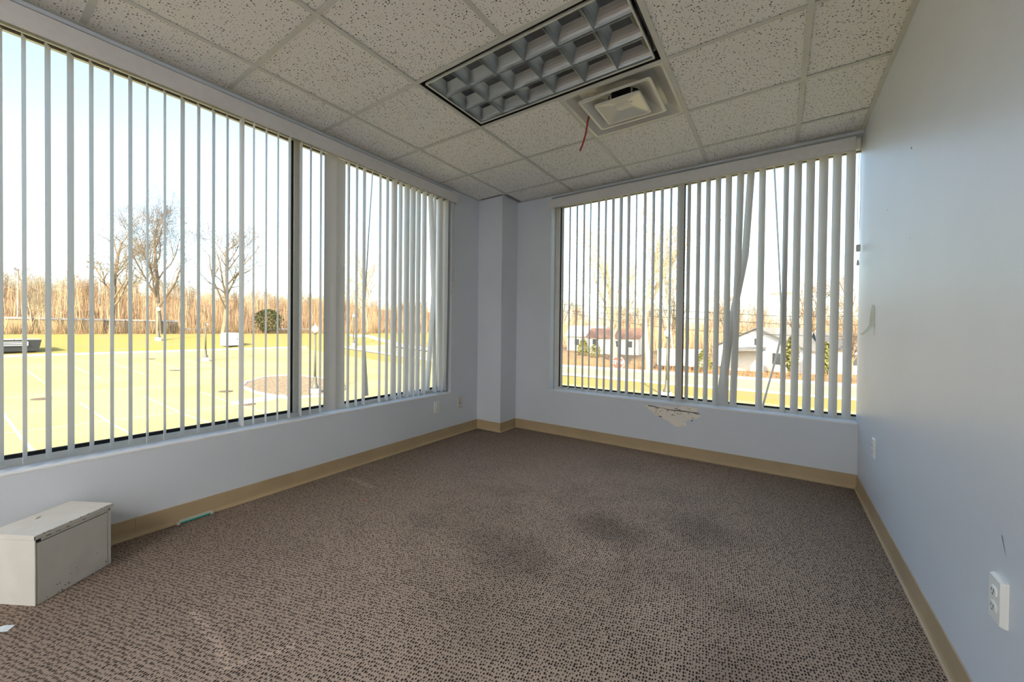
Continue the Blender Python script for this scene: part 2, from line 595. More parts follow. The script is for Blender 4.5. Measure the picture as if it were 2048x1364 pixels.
for j, gy in enumerate(GY[1:-1], 1):
    for i in range(len(GX) - 1):
        a = GX[i] + (TW if i else 0)
        b = GX[i + 1] - (TW if i + 2 < len(GX) else 0)
        if j == 15 and i == 0:
            b = GX[1] - TW
        tee(a, b, gy - TW, gy + TW, 0.0004)
AW = 0.022
def angle(x0, x1, y0, y1):
    obj('wall_angle_or_gap', MB().box(x0, x1, y0, y1, ZC - 0.0012, ZC + 0.0006), M_TEE, ceiling)
angle(XL, XL + AW, YF, COLY - AW)
angle(COLX + AW, XR - AW, YB - AW, YB)
angle(XR - AW, XR, YF, YB)
angle(COLX, COLX + AW, COLY, YB)
angle(XL, COLX + AW, COLY - AW, COLY - 0.006)
obj('wall_angle_or_gap', MB().box(XL + 0.05, COLX + 0.012, COLY - 0.032, COLY - 0.022, ZC - 0.0016, ZC + 0.0004), M_BLACK, ceiling)['label'] = 'black strip drawn for the dark gap beside the column'  # black strip, no trim: the shade of an open gap given as colour

# ------------------------------------------------------------------ windows
def build_window_left():
    w1 = struct_empty('window_1', (XL - 0.13, (LO0 + LO1) / 2, SILL_L), 'long fixed window with one mullion beside the parking lot')
    fx0, fx1 = XL - 0.17, XL - 0.10
    gx0, gx1 = XL - 0.138, XL - 0.117
    zf = SILL_L + 0.034
    zt = 2.430
    m0, m1 = 1.442, 1.487
    wpart('frame_rail', MB().bbox(fx0, fx1, LO0, LO1, SILL_L, zf, 0.0015), M_ALU, w1)
    wpart('frame_rail', MB().bbox(fx0, fx1, LO0, LO1, zt, zt + 0.018, 0.0015), M_ALU, w1)
    wpart('black_head_strip', MB().box(fx0, fx1, LO0, LO1, zt + 0.018, 2.50), M_BLACK, w1)  # plain black box filling the opening above the top rail
    wpart('frame_jamb', MB().bbox(fx0, fx1, LO1 - 0.045, LO1, zf, zt, 0.0015), M_ALU, w1)
    wpart('frame_jamb', MB().bbox(fx0, fx1, LO0, LO0 + 0.045, zf, zt, 0.0015), M_ALU, w1)
    wpart('mullion', MB().bbox(fx0, fx1, m0, m1, zf, zt, 0.002), M_ALU, w1)
    for a, b in ((LO0 + 0.045, m0), (m1, LO1 - 0.045)):
        g = 0.017
        wpart('gasket', MB().box(gx0, gx1, a, b, zf, zf + 0.006).box(gx0, gx1 - 0.007, a, b, zf + 0.006, zf + g), M_BLACK, w1)
        wpart('gasket', MB().box(gx0, gx1, a, b, zt - 0.004, zt), M_BLACK, w1)
        wpart('gasket', MB().box(gx0, gx1, a, a + g * 0.6, zf + g, zt - 0.004), M_BLACK, w1)
        wpart('gasket', MB().box(gx0, gx1, b - g, b, zf + g, zt - 0.004), M_BLACK, w1)
        wpart('pane', MB().box(XL - 0.131, XL - 0.127, a + g * 0.6, b - g, zf + g, zt - 0.004), M_GLASS, w1)
    wpart('sill', MB().bbox(fx1, XL + 0.001, LO0, LO1, SILL_L - 0.012, SILL_L, 0.002), M_SILL_LIT, w1)
    return w1

def build_window_back():
    w2 = struct_empty('window_2', ((BO0 + XR) / 2, YB + 0.13, SILL_B), 'fixed window with one mullion looking onto the street')
    f0, f1 = YB + 0.10, YB + 0.17
    g0, g1 = YB + 0.117, YB + 0.138
    zf, zt = SILL_B + 0.026, 2.418
    XE = XR + 0.05
    m0, m1 = -0.742, -0.694
    wpart('frame_rail', MB().bbox(BO0, XE, f0, f1, SILL_B, zf, 0.0015), M_ALU, w2)
    wpart('frame_rail', MB().bbox(BO0, XE, f0, f1, zt, 2.50, 0.0015), M_ALU, w2)
    wpart('frame_jamb', MB().bbox(BO0, BO0 + 0.05, f0, f1, zf, zt, 0.0015), M_ALU, w2)
    wpart('frame_jamb', MB().bbox(XE - 0.04, XE, f0, f1, zf, zt, 0.0015), M_ALU, w2)
    wpart('mullion', MB().bbox(m0, m1, f0, f1, zf, zt, 0.002), M_ALU, w2)
    for a, b in ((BO0 + 0.05, m0), (m1, XE - 0.04)):
        g = 0.013
        wpart('gasket', MB().box(a, b, g0, g1, zf, zf + g), M_BLACK, w2)
        wpart('gasket', MB().box(a, b, g0, g1, zt - 0.003, zt), M_BLACK, w2)
        wpart('gasket', MB().box(a, a + g, g0, g1, zf + g, zt - 0.003), M_BLACK, w2)
        wpart('gasket', MB().box(b - 0.004, b, g0, g1, zf + g, zt - 0.003), M_BLACK, w2)
        wpart('pane', MB().box(a + g, b - 0.004, YB + 0.127, YB + 0.131, zf + g, zt - 0.003), M_GLASS, w2)
    wpart('sill', MB().bbox(BO0, XR, YB - 0.001, f0, SILL_B - 0.012, SILL_B, 0.002), M_SILL_LIT, w2)
    return w2
build_window_left()
build_window_back()

# ------------------------------------------------------------------ vertical blinds
SW = 0.089
SAG = 0.0065
def slat_ring(cx, cy, t, z, bow=1.0, width=SW):
    """arc across the slat; t measured from the wall line, (sin t, cos t) points across the slat"""
    ux, uy = math.sin(t), math.cos(t)
    nx, ny = uy, -ux
    out = []
    for k in range(7):
        s = -1 + 2 * k / 6
        d = s * width / 2
        h = SAG * bow * (1 - s * s)
        out.append((cx + ux * d + nx * h, cy + uy * d + ny * h, z))
    return out

def slat_mesh(rows):
    return MB().loft([slat_ring(*r) for r in rows], False, False, closed=False)

# --- left blind: (position along wall, angle in degrees)
L_SLATS = [(0.1256, 108.8), (0.1979, 102.5), (0.269, 108), (0.341, 112.2), (0.412, 108.8), (0.4855, 109), (0.5559, 111.5), (0.6257, 108),
           (0.6996, 110.5), (0.7784, 119), (0.8555, 117), (0.9307, 118.5), (1.0046, 117), (1.0824, 93), (1.1547, 107.3), (1.2311, 108.8),
           (1.3069, 110), (1.3826, 105), (1.4632, 105.8), (1.5367, 112), (1.6141, 110.8), (1.6905, 16.5), (1.7794, 168.8), (1.8453, 109.2),
           (1.9206, 112), (1.9901, 108.8), None, (2.1499, 114.2), (2.2263, 111.8), (2.3006, 95.2), (2.3718, 107.3), (2.4468, 96.2),
           (2.5196, 96.2), (2.59, 103.8), (2.6659, 103.5), None, None, None, None]
X_SL = XL - 0.050
ZT_L, ZB_L = 2.405, 0.474
lb = thing('vertical_blind', 'long vertical blind with narrow vinyl slats turned open, facing the parking lot', 'blind', (XL, 1.0, 2.40))
plain = slat_mesh([(0, 0, math.pi / 2, 0), (0, 0, math.pi / 2, ZB_L - ZT_L)]).mesh('slat', True)
plain.materials.append(M_SLAT)
def plain_slat(root, x, y, deg, z):
    o = link_mesh('slat', plain, M_SLAT, root)
    o.location = (x - root.location.x, y - root.location.y, z - root.location.z)
    o.rotation_euler = (0, 0, math.pi / 2 - math.radians(deg))
    return o
for s in L_SLATS:
    if s:
        plain_slat(lb, X_SL, s[0], s[1], ZT_L)
rr = random.Random(4)
for k in range(1, 36):
    plain_slat(lb, X_SL, 0.1256 - 0.0745 * k, 106 + rr.uniform(-5, 6), ZT_L)
def bent(root, keys, zt, zb, x0=None, y0=None, n=14, smooth=True):
    """keys: (z, along, out, angle) sampled smoothly; left blind runs along y, back blind along x"""
    zs = [k[0] for k in keys]
    rows = []
    for i in range(n + 1):
        z = zt + (zb - zt) * i / n
        al, ou, an = (float(np.interp(-z, [-q for q in zs], [k[j] for k in keys])) for j in (1, 2, 3))
        if x0 is not None:
            rows.append((x0 + ou, al, math.radians(an), z))
        else:
            rows.append((al, y0 + ou, math.radians(an), z))
    return wpart('slat', slat_mesh(rows), M_SLAT, root, smooth=True)
bent(lb, [(2.40, 2.072, 0, 121), (1.90, 2.038, 0.0, 121), (1.45, 2.022, -0.015, 122), (1.0, 2.020, -0.03, 135), (0.52, 2.035, -0.03, 160)], ZT_L, 0.53, x0=X_SL)
bent(lb, [(2.40, 2.745, 0, 102), (2.0, 2.770, 0, 100.5), (1.45, 2.801, -0.004, 104), (1.0, 2.775, -0.012, 104), (0.47, 2.735, -0.02, 100)], ZT_L, 0.49, x0=X_SL)
bent(lb, [(2.40, 2.812, -0.006, 117), (1.4, 2.822, -0.02, 118), (0.47, 2.820, 0, 106)], ZT_L, ZB_L, x0=X_SL)
bent(lb, [(2.40, 2.881, 0, 99), (1.4, 2.886, 0, 99), (0.47, 2.899, 0, 101)], ZT_L, ZB_L, x0=X_SL)
bent(lb, [(2.40, 2.962, 0, 98.5), (1.4, 2.966, -0.004, 98.5), (0.47, 2.966, -0.012, 108)], ZT_L, ZB_L, x0=X_SL)
VZ0, VZ1, VD = 2.374, 2.470, 0.05
va = MB()
va.bbox(XL + VD - 0.005, XL + VD, LO0, 3.047, VZ0, VZ1, 0.0015)
va.box(XL, XL + VD - 0.005, LO0, 3.046, VZ1 - 0.006, VZ1 - 0.001)
wpart('valance', va, M_VAL, lb)
wpart('valance_return', MB().box(XL, XL + VD - 0.005, 3.040, 3.046, VZ0 + 0.002, VZ1 - 0.006), M_VAL, lb)
wpart('headrail', MB().bbox(X_SL - 0.02, X_SL + 0.02, LO0 + 0.01, 2.995, 2.432, 2.468, 0.003), M_ALU, lb)
def cord_set(root, x, y, z0, z1, wz, tz, axis):
    c = MB()
    for s in (-1, 1):
        dx, dy = ((0, 0.004 * s) if axis == 'y' else (0.004 * s, 0))
        c.tube([(x + dx, y + dy, z0), (x + dx * 1.6, y + dy * 1.6, (z0 + wz) / 2), (x + dx, y + dy, wz + 0.03)], 0.0013, 5)
    c.tube([(x, y, wz), (x, y, tz + 0.03)], 0.0013, 5)
    wpart('cord', c, mat('cord_grey', (0.50, 0.49, 0.46), 0.8), root)
    wpart('cord_weight', MB().bbox(x - 0.011, x + 0.011, y - 0.011, y + 0.011, wz - 0.012, wz + 0.036, 0.003), mat('cord_weight_plastic', (0.66, 0.64, 0.56), 0.4), root)
    wpart('cord_tassel', MB().lathe([(0.003, 0.036), (0.0055, 0.030), (0.0075, 0.006), (0.007, -0.002), (0.003, -0.004)], 10, (x, y, tz)), MATS['cord_weight_plastic'], root, smooth=True)
cord_set(lb, XL + 0.012, 3.022, 2.40, 1.5, 1.545, 1.43, 'y')

# --- back blind: (position along wall, angle), near edge to the right
B_SLATS = [(-1.844, 48.5), (-1.7624, 56), (-1.684, 55.5), (-1.6077, 54.8), (-1.5383, 60.5), (-1.4548, 55.5), (-1.3828, 57.2), (-1.3095, 53.5),
           (-1.233, 51.2), (-1.16, 54.5), (-1.087, 66.8), (-1.0105, 58.8), (-0.9346, 59.8), (-0.8616, 59.3), (-0.7854, 66.8), (-0.7033, 42.2),
           (-0.6384, 62.2), (-0.5629, 60), (-0.4916, 58.8), (-0.4175, 56), (-0.3424, 53.8), None, None, (-0.1121, 57.7), None, (0.0407, 67.8),
           (0.1121, 59.5), (0.1869, 57.7), (0.2617, 57.2), (0.337, 61), (0.4118, 61.5)]
Y_SL = YB + 0.050
ZT_B, ZB_B = 2.405, 0.478
bb = thing('vertical_blind', 'shorter vertical blind with two bent slats hanging askew, facing the street', 'blind', (-0.75, YB, 2.40))
plain2 = slat_mesh([(0, 0, math.pi / 2, 0), (0, 0, math.pi / 2, ZB_B - ZT_B)]).mesh('slat', True)
plain2.materials.append(M_SLAT)
def ang_b(deg):
    """angle from the wall line (x axis), near edge right -> same convention as slat_ring"""
    # across vector = (cos d, -sin d) ; slat_ring uses (sin t, cos t)
    d = math.radians(deg)
    return math.atan2(math.cos(d), -math.sin(d))
for s in B_SLATS:
    if s:
        o = link_mesh('slat', plain2, M_SLAT, bb)
        o.location = (s[0] - bb.location.x, Y_SL - bb.location.y, ZT_B - bb.location.z)
        o.rotation_euler = (0, 0, math.pi / 2 - ang_b(s[1]))
def dg(deg):
    return math.degrees(ang_b(deg))
bent(bb, [(2.40, -0.259, 0, dg(51.8)), (1.4, -0.272, 0, dg(51.8)), (0.47, -0.288, 0, dg(52))], ZT_B, ZB_B, y0=Y_SL)
bent(bb, [(2.40, -0.188, 0.0, dg(51)), (1.7, -0.222, 0.03, dg(52)), (1.25, -0.300, 0.045, dg(48)), (0.9, -0.345, 0.045, dg(40)), (0.47, -0.378, 0.03, dg(30))], ZT_B, 0.485, y0=Y_SL)
bent(bb, [(2.40, -0.036, 0, dg(84)), (1.68, 0.004, -0.01, dg(85)), (1.25, 0.026, -0.02, dg(84)), (1.02, 0.022, -0.02, dg(80)), (0.75, -0.034, -0.01, dg(84)), (0.47, -0.092, 0, dg(80))], ZT_B, 0.50, y0=Y_SL)
va = MB()
va.bbox(BO0 - 0.005, 0.425, YB - VD, YB - VD + 0.005, VZ0, VZ1 - 0.002, 0.0015)
va.box(BO0 - 0.004, 0.425, YB - VD + 0.005, YB, VZ1 - 0.008, VZ1 - 0.003)
wpart('valance', va, M_VAL, bb)
wpart('valance_return', MB().box(BO0 - 0.004, BO0 + 0.002, YB - VD + 0.005, YB, VZ0 + 0.002, VZ1 - 0.008), M_VAL, bb)
wpart('headrail', MB().bbox(BO0 + 0.012, 0.455, Y_SL - 0.02, Y_SL + 0.02, 2.434, 2.465, 0.002).bbox(0.428, 0.452, YB - 0.045, YB, 2.380, 2.455, 0.002), M_ALU, bb)
cord_set(bb, 0.449, YB - 0.030, 2.39, 1.6, 1.68, 1.575, 'x')

# ------------------------------------------------------------------ ceiling light (parabolic troffer, switched off)
M_LOUV = mat('louver_aluminium', (0.44, 0.46, 0.45), rough=0.34, metal=0.9)
M_RIM = mat('troffer_rim', (0.66, 0.66, 0.58), rough=0.4)
M_PAN = mat('reflector_white', (0.72, 0.74, 0.76), rough=0.4)
tx0, tx1, ty0, ty1 = GX[2] + TW + 0.001, GX[4] - TW - 0.001, GY[12] + TW + 0.001, GY[13] - TW - 0.001
tr = thing('troffer_light', 'unlit fluorescent troffer with a louver of eighteen parabolic cells', 'ceiling light', ((tx0 + tx1) / 2, (ty0 + ty1) / 2, ZC + 0.005))
hs = MB()
hs.box(tx0, tx1, ty0, ty0 + 0.002, ZC + 0.002, ZC + 0.15)
hs.box(tx0, tx1, ty1 - 0.002, ty1, ZC + 0.002, ZC + 0.15)
hs.box(tx0, tx0 + 0.002, ty0, ty1, ZC + 0.002, ZC + 0.15)
hs.box(tx1 - 0.002, tx1, ty0, ty1, ZC + 0.002, ZC + 0.15)
wpart('housing', hs, M_BLACK, tr)
wpart('reflector', MB().box(tx0 + 0.002, tx1 - 0.002, ty0 + 0.002, ty1 - 0.002, ZC + 0.145, ZC + 0.15).box(tx0 + 0.002, tx1 - 0.002, ty0 + 0.002, ty0 + 0.01, ZC + 0.055, ZC + 0.145).box(tx0 + 0.002, tx1 - 0.002, ty1 - 0.01, ty1 - 0.002, ZC + 0.055, ZC + 0.145).box(tx0 + 0.002, tx0 + 0.01, ty0 + 0.01, ty1 - 0.01, ZC + 0.055, ZC + 0.145).box(tx1 - 0.01, tx1 - 0.002, ty0 + 0.01, ty1 - 0.01, ZC + 0.055, ZC + 0.145), M_PAN, tr)
gap = 0.024
lx0, lx1, ly0, ly1 = tx0 + gap, tx1 - gap, ty0 + gap, ty1 - gap
rim = MB()
rw = 0.008
rim.box(lx0, lx1, ly0, ly0 + rw, ZC, ZC + 0.012).box(lx0, lx1, ly1 - rw, ly1, ZC, ZC + 0.012)
rim.box(lx0, lx0 + rw, ly0 + rw, ly1 - rw, ZC, ZC + 0.012).box(lx1 - rw, lx1, ly0 + rw, ly1 - rw, ZC, ZC + 0.012)
wpart('louver_rim', rim, M_RIM, tr)
def blade(prof_half, c, a0, a1, along, one=0):
    """parabolic blade, thin at the bottom and wide at the top, extruded along an axis"""
    pts = []
    left = [(-h, z) for h, z in prof_half] if one != 1 else [(0, z) for h, z in prof_half]
    right = [(h, z) for h, z in reversed(prof_half)] if one != -1 else [(0, z) for h, z in reversed(prof_half)]
    ring = left + right
    def P(a):
        return [((a, c + d, z) if along == 'x' else (c + d, a, z)) for d, z in ring]
    return MB().loft([P(a0), P(a1)])
def para(w, h, n=6):
    return [(0.0011 + w * (k / n) ** 2, ZC + 0.003 + h * k / n) for k in range(n + 1)]
cw = (lx1 - lx0) / 6
ch = (ly1 - ly0) / 3
for k in range(1, 6):
    wpart('louver_blade', blade(para(0.042, 0.062), lx0 + cw * k, ly0 + rw, ly1 - rw, 'y'), M_LOUV, tr, smooth=False)
for k in range(1, 3):
    wpart('louver_blade', blade(para(0.045, 0.062), ly0 + ch * k, lx0 + rw, lx1 - rw, 'x'), M_LOUV, tr)
wpart('louver_blade', blade(para(0.045, 0.062), ly0 + rw, lx0 + rw, lx1 - rw, 'x', 1), M_LOUV, tr)
wpart('louver_blade', blade(para(0.045, 0.062), ly1 - rw, lx0 + rw, lx1 - rw, 'x', -1), M_LOUV, tr)
wpart('louver_blade', blade(para(0.042, 0.062), lx0 + rw, ly0 + rw, ly1 - rw, 'y', 1), M_LOUV, tr)
wpart('louver_blade', blade(para(0.042, 0.062), lx1 - rw, ly0 + rw, ly1 - rw, 'y', -1), M_LOUV, tr)
for k in range(3):
    yc = ly0 + ch * (k + 0.5)
    wpart('lamp_tube', MB().tube([(tx0 + 0.03, yc, ZC + 0.105), (tx1 - 0.03, yc, ZC + 0.105)], 0.0165, 12), mat('tube_phosphor', (0.85, 0.87, 0.90), 0.3), tr, smooth=True)

# ---- two unseen fill lamps added behind the camera to brighten the room
M_FILL = mat('fill_light_lens', (0.9, 0.9, 0.88), 0.4, emis=((1.0, 0.98, 0.96), FILL_LIGHT))
for k, yy in enumerate((-2.37, -4.2)):
    t = thing('fill_light', 'added unseen fill lamp on the ceiling %s' % ('nearest to the dark louvered troffer' if k == 0 else 'at the windowless end of the room'), 'ceiling light', (-1.107, yy, ZC))
    hy, hx = 0.61, 0.13
    obj('fill_light_body', MB().bbox(-hx, hx, -hy, hy, -0.03, -0.002, 0.004), M_RIM, t)
    pr_ = [(-hx, -0.03), (-hx + 0.006, -0.075), (-hx + 0.04, -0.10), (hx - 0.04, -0.10), (hx - 0.006, -0.075), (hx, -0.03)]
    obj('lens', MB().loft([[(px, -hy + 0.01, pz) for px, pz in pr_], [(px, hy - 0.01, pz) for px, pz in pr_]]), M_FILL, t)
    for e in (-1, 1):
        obj('end_cap', MB().loft([[(px * 1.01, e * hy - e * 0.01, pz * 1.01) for px, pz in pr_], [(px * 1.01, e * hy, pz * 1.01) for px, pz in pr_]]), M_RIM, t)

# ------------------------------------------------------------------ air diffuser
M_DIF = mat('diffuser_enamel', (0.60, 0.59, 0.54), rough=0.22, spec=0.6)
dcx, dcy = (GX[3] + GX[4]) / 2, (GY[13] + GY[14]) / 2
df = thing('air_diffuser', 'square stepped metal air diffuser beside the ceiling light', 'vent', (dcx, dcy, ZC))
def shell(rings):
    return MB().loft(rings, False, False)
hd = 0.3045 - TW
wpart('diffuser_pan', shell([rrect(dcx, dcy, hd, hd, 0.002, ZC + 0.004), rrect(dcx, dcy, hd, hd, 0.002, ZC - 0.001), rrect(dcx, dcy, hd - 0.012, hd - 0.012, 0.02, ZC - 0.001),
                             rrect(dcx, dcy, hd - 0.075, hd - 0.075, 0.03, ZC + 0.045), rrect(dcx, dcy, 0.12, 0.12, 0.06, ZC + 0.058), rrect(dcx, dcy, 0.098, 0.098, 0.098, ZC + 0.06)]), M_DIF, df)
wpart('duct', MB().loft([rrect(dcx, dcy, 0.098, 0.098, 0.098, ZC + 0.06), rrect(dcx, dcy, 0.096, 0.096, 0.096, ZC + 0.20)], False, True), mat('duct_dark', (0.05, 0.05, 0.048), 0.5), df, smooth=True)
cxr, cyr = dcx + 0.008, dcy - 0.045
wpart('diffuser_cone', shell([rrect(cxr, cyr, 0.213, 0.205, 0.02, ZC - 0.024), rrect(cxr, cyr, 0.213, 0.205, 0.02, ZC - 0.030), rrect(cxr, cyr, 0.196, 0.188, 0.018, ZC - 0.031),
                              rrect(cxr, cyr + 0.01, 0.120, 0.115, 0.03, ZC + 0.022), rrect(cxr, cyr + 0.012, 0.105, 0.100, 0.098, ZC + 0.038)]), M_DIF, df)
cxp, cyp = dcx + 0.009, dcy - 0.046
wpart('diffuser_plate', MB().loft([rrect(cxp, cyp, 0.136, 0.136, 0.016, ZC - 0.038), rrect(cxp, cyp, 0.136, 0.136, 0.016, ZC - 0.045), rrect(cxp, cyp, 0.126, 0.126, 0.014, ZC - 0.046),
                                   rrect(cxp, cyp, 0.045, 0.045, 0.02, ZC - 0.022), rrect(cxp, cyp, 0.006, 0.006, 0.006, ZC - 0.024)], False, True), M_DIF, df)
for a in range(4):
    an = math.radians(45 + 90 * a)
    x, y = dcx + 0.092 * math.cos(an), dcy + 0.092 * math.sin(an)
    wpart('bracket', MB().box(x - 0.004, x + 0.004, y - 0.004, y + 0.004, ZC - 0.03, ZC + 0.06), M_ALU, df)

wr = obj('red_wire', MB().tube([(-1.018, 2.470, ZC - 0.006), (-1.030, 2.468, ZC - 0.045), (-1.036, 2.468, ZC - 0.09), (-1.044, 2.468, ZC - 0.13), (-1.060, 2.465, ZC - 0.185), (-1.078, 2.462, ZC - 0.228)], [0.006] * 6, 8),
         mat('red_insulation', (0.42, 0.035, 0.03), 0.45), smooth=True)
tag(wr, 'short red wire dangling from the edge of the air diffuser', 'wire')

# ------------------------------------------------------------------ outlets and plates
def outlet(label, x, y, z, side, kind='duplex', mplate=M_WHITE, proud=0.0):
    """side +1: on the right wall facing -x, -1: on the left wall facing +x"""
    d = 'wall_outlet' if kind == 'duplex' else 'jack_plate'
    t = thing(d, label, 'outlet' if kind == 'duplex' else 'wall plate', (x, y, z), 0 if side > 0 else math.pi)
    th = 0.0065 + proud
    def R(h, v, dx, r=0.004):
        return [(-dx, p[0], p[1]) for p in [(q[0], q[1]) for q in rrect(0, 0, h, v, r, 0, 4)]]
    obj('cover_plate', MB().loft([R(0.035, 0.0575, 0.0), R(0.035, 0.0575, th * 0.45), R(0.0315, 0.054, th)]), mplate, t)
    if kind == 'duplex':
        for s in (-1, 1):
            def RR(dx, g=0.0):
                return [(-dx, p[0], p[1] + s * 0.0195) for p in rrect(0, 0, 0.0165 + g, 0.0135 + g, 0.011, 0, 5)]
            rc = obj('receptacle', MB().loft([RR(th - 0.001), RR(th + 0.0022), RR(th + 0.0030, -0.0015)]), mplate, t)
            e = th + 0.0031
            for yy, hh in ((-0.006, 0.0045), (0.006, 0.0036)):
                obj('slot', MB().box(-e - 0.0003, -e + 0.001, yy - 0.0012, yy + 0.0012, s * 0.0195 + 0.002 - hh, s * 0.0195 + 0.002 + hh), M_DARK, rc)
            obj('slot', MB().box(-e - 0.0003, -e + 0.001, -0.0022, 0.0022, s * 0.0195 - 0.0095, s * 0.0195 - 0.0055), M_DARK, rc)
        obj('screw', MB().loft([[(-dx, 0.003 * math.cos(k), 0.003 * math.sin(k)) for k in np.arange(8) * math.pi / 4] for dx in (th - 0.001, th + 0.0012)]), M_ALU, t)
    else:
        obj('jack', MB().box(-th - 0.002, -th + 0.001, -0.010, 0.010, -0.017, 0.004), mplate, t)
        obj('jack_hole', MB().box(-th - 0.0025, -th, -0.006, 0.006, -0.014, 0.001), M_DARK, t)
        obj('screw', MB().box(-th - 0.0012, -th + 0.001, -0.003, 0.003, 0.022, 0.028), M_DARK, t)
    return t
outlet('small white duplex outlet near the corner of the right hand plain wall', XR, 3.178, 0.4251, 1)
outlet('white duplex outlet standing proud of the plain wall near the floor', XR, 1.559, 0.4271, 1, proud=0.007)
outlet('white duplex outlet below the long window near its end', XL, 2.804, 0.330, -1)
outlet('beige jack plate with a dark hole between outlet and corner column', XL, 3.146, 0.330, -1, 'jack', M_IVORY)

# ------------------------------------------------------------------ wall marks: nail holes, damaged plaster, scuff
for y, z, r in ((2.5092, 1.924, 0.0045), (2.9616, 1.7635, 0.004), (2.4927, 1.5203, 0.003)):
    obj('nail_hole', MB().loft([[(XR - 0.0006, y + r * math.cos(k), z + r * math.sin(k)) for k in np.arange(8) * math.pi / 4], [(XR - 0.0012, y + 0.4 * r * math.cos(k), z + 0.4 * r * math.sin(k)) for k in np.arange(8) * math.pi / 4]], True, True), M_DARK, wall_right)
obj('scuff_mark', MB().add([(XR - 0.0006, 1.5735, 0.5897), (XR - 0.0006, 1.5652, 0.5876), (XR - 0.0006, 1.5507, 0.5534), (XR - 0.0006, 1.5465, 0.5472)], [(0, 1, 2, 3)]), mat('scuff_grey', (0.30, 0.31, 0.33), 0.7), wall_right)
M_PLAST = mat('bare_plaster', (0.86, 0.80, 0.71), rough=0.85, col2=(0.52, 0.41, 0.28), vscale=26, detail=5, bump=0.5, bscale=90)
MATS['bare_plaster'].node_tree.nodes['Color Ramp'].color_ramp.elements[0].position = 0.28
MATS['bare_plaster'].node_tree.nodes['Color Ramp'].color_ramp.elements[1].position = 0.38
edge = [(-0.978, 0.410), (-0.955, 0.392), (-0.915, 0.374), (-0.895, 0.352), (-0.868, 0.334), (-0.842, 0.331), (-0.815, 0.314), (-0.775, 0.302), (-0.745, 0.280), (-0.718, 0.262),
        (-0.704, 0.258), (-0.672, 0.266), (-0.634, 0.273), (-0.622, 0.288), (-0.632, 0.312), (-0.610, 0.335), (-0.575, 0.345), (-0.535, 0.357), (-0.518, 0.375), (-0.517, 0.398),
        (-0.545, 0.418), (-0.540, 0.438), (-0.590, 0.446), (-0.66, 0.444), (-0.72, 0.437), (-0.80, 0.430), (-0.88, 0.424), (-0.945, 0.420)]
def poly(pts, y0, y1):
    return MB().loft([[(x, y0, z) for x, z in reversed(pts)], [(x, y1, z) for x, z in reversed(pts)]])
patch = obj('peeled_patch', poly(edge, YB + 0.002, YB - 0.0012), M_PLAST, wall_back)
patch['label'] = 'bare cream plaster patch with brown stains where paint peeled off'
rg = random.Random(2)
cracks = [[(-0.945, 0.4165), (-0.90, 0.414), (-0.84, 0.411), (-0.78, 0.405), (-0.745, 0.400), (-0.70, 0.4015), (-0.64, 0.404), (-0.58, 0.402), (-0.53, 0.402)],
          [(-0.57, 0.398), (-0.545, 0.392), (-0.518, 0.394)], [(-0.885, 0.405), (-0.868, 0.401), (-0.85, 0.404)], [(-0.72, 0.422), (-0.69, 0.414), (-0.67, 0.405)],
          [(-0.852, 0.330), (-0.838, 0.334), (-0.825, 0.328)]]
for c in cracks:
    top = [(x, z + rg.uniform(0.0012, 0.0048)) for x, z in c]
    bot = [(x, z - rg.uniform(0.0012, 0.0040)) for x, z in c]
    obj('crack', poly(list(reversed(bot)) + top, YB + 0.002, YB - 0.0022), M_DARK, wall_back)
for k in range(22):
    x, z = rg.uniform(-0.90, -0.55), rg.uniform(0.31, 0.40)
    if z < 0.262 + abs(x + 0.70) * 0.55:
        continue
    r = rg.uniform(0.0015, 0.004)
    obj('mould_spot', poly([(x + r * 1.6 * math.cos(a), z + r * math.sin(a)) for a in np.arange(6) * -math.pi / 3], YB + 0.001, YB - 0.0019), mat('mould_brown', (0.10, 0.075, 0.05), 0.9), wall_back)
flap = MB()
fp = [(-0.60, 0.432), (-0.55, 0.430), (-0.545, 0.416), (-0.575, 0.411), (-0.605, 0.418)]
flap.loft([[(x, YB - 0.001, z) for x, z in reversed(fp)], [(x, YB - 0.008 + (0.432 - z) * -0.2, z - 0.003) for x, z in reversed(fp)]])
obj('paint_flake', flap, M_PLAST, wall_back)

# torn strip of paper hanging off the right wall
tp = MB()
rows = []
for k in range(17):
    s = k / 16
    c_ = max(0.0, (s - 0.68) / 0.32)
    z = 1.272 - 0.165 * s - 0.030 * c_ * (1 - 0.4 * c_)
    curl = 0.046 * c_ ** 1.5
    wf = 3.292 + 0.004 * math.sin(9 * s) - 0.006 * c_
    wn = 3.238 + 0.006 * math.sin(13 * s + 1) + 0.018 * max(0, 0.15 - s) / 0.15 + 0.012 * c_
    lift = 0.004 + 0.010 * min(1, 2.5 * s)
    rows.append([(XR - 0.0012 - lift - curl, wf, z), (XR - 0.0012 - 0.35 * lift - curl, (wf + wn) / 2, z), (XR - 0.0012 - curl, wn, z)])
tp.loft(rows, False, False, closed=False)
tag(obj('torn_paper', tp, mat('pale_green_paper', (0.76, 0.79, 0.62), 0.8), smooth=True), 'torn pale green paper strip curling off the plain wall', 'paper')

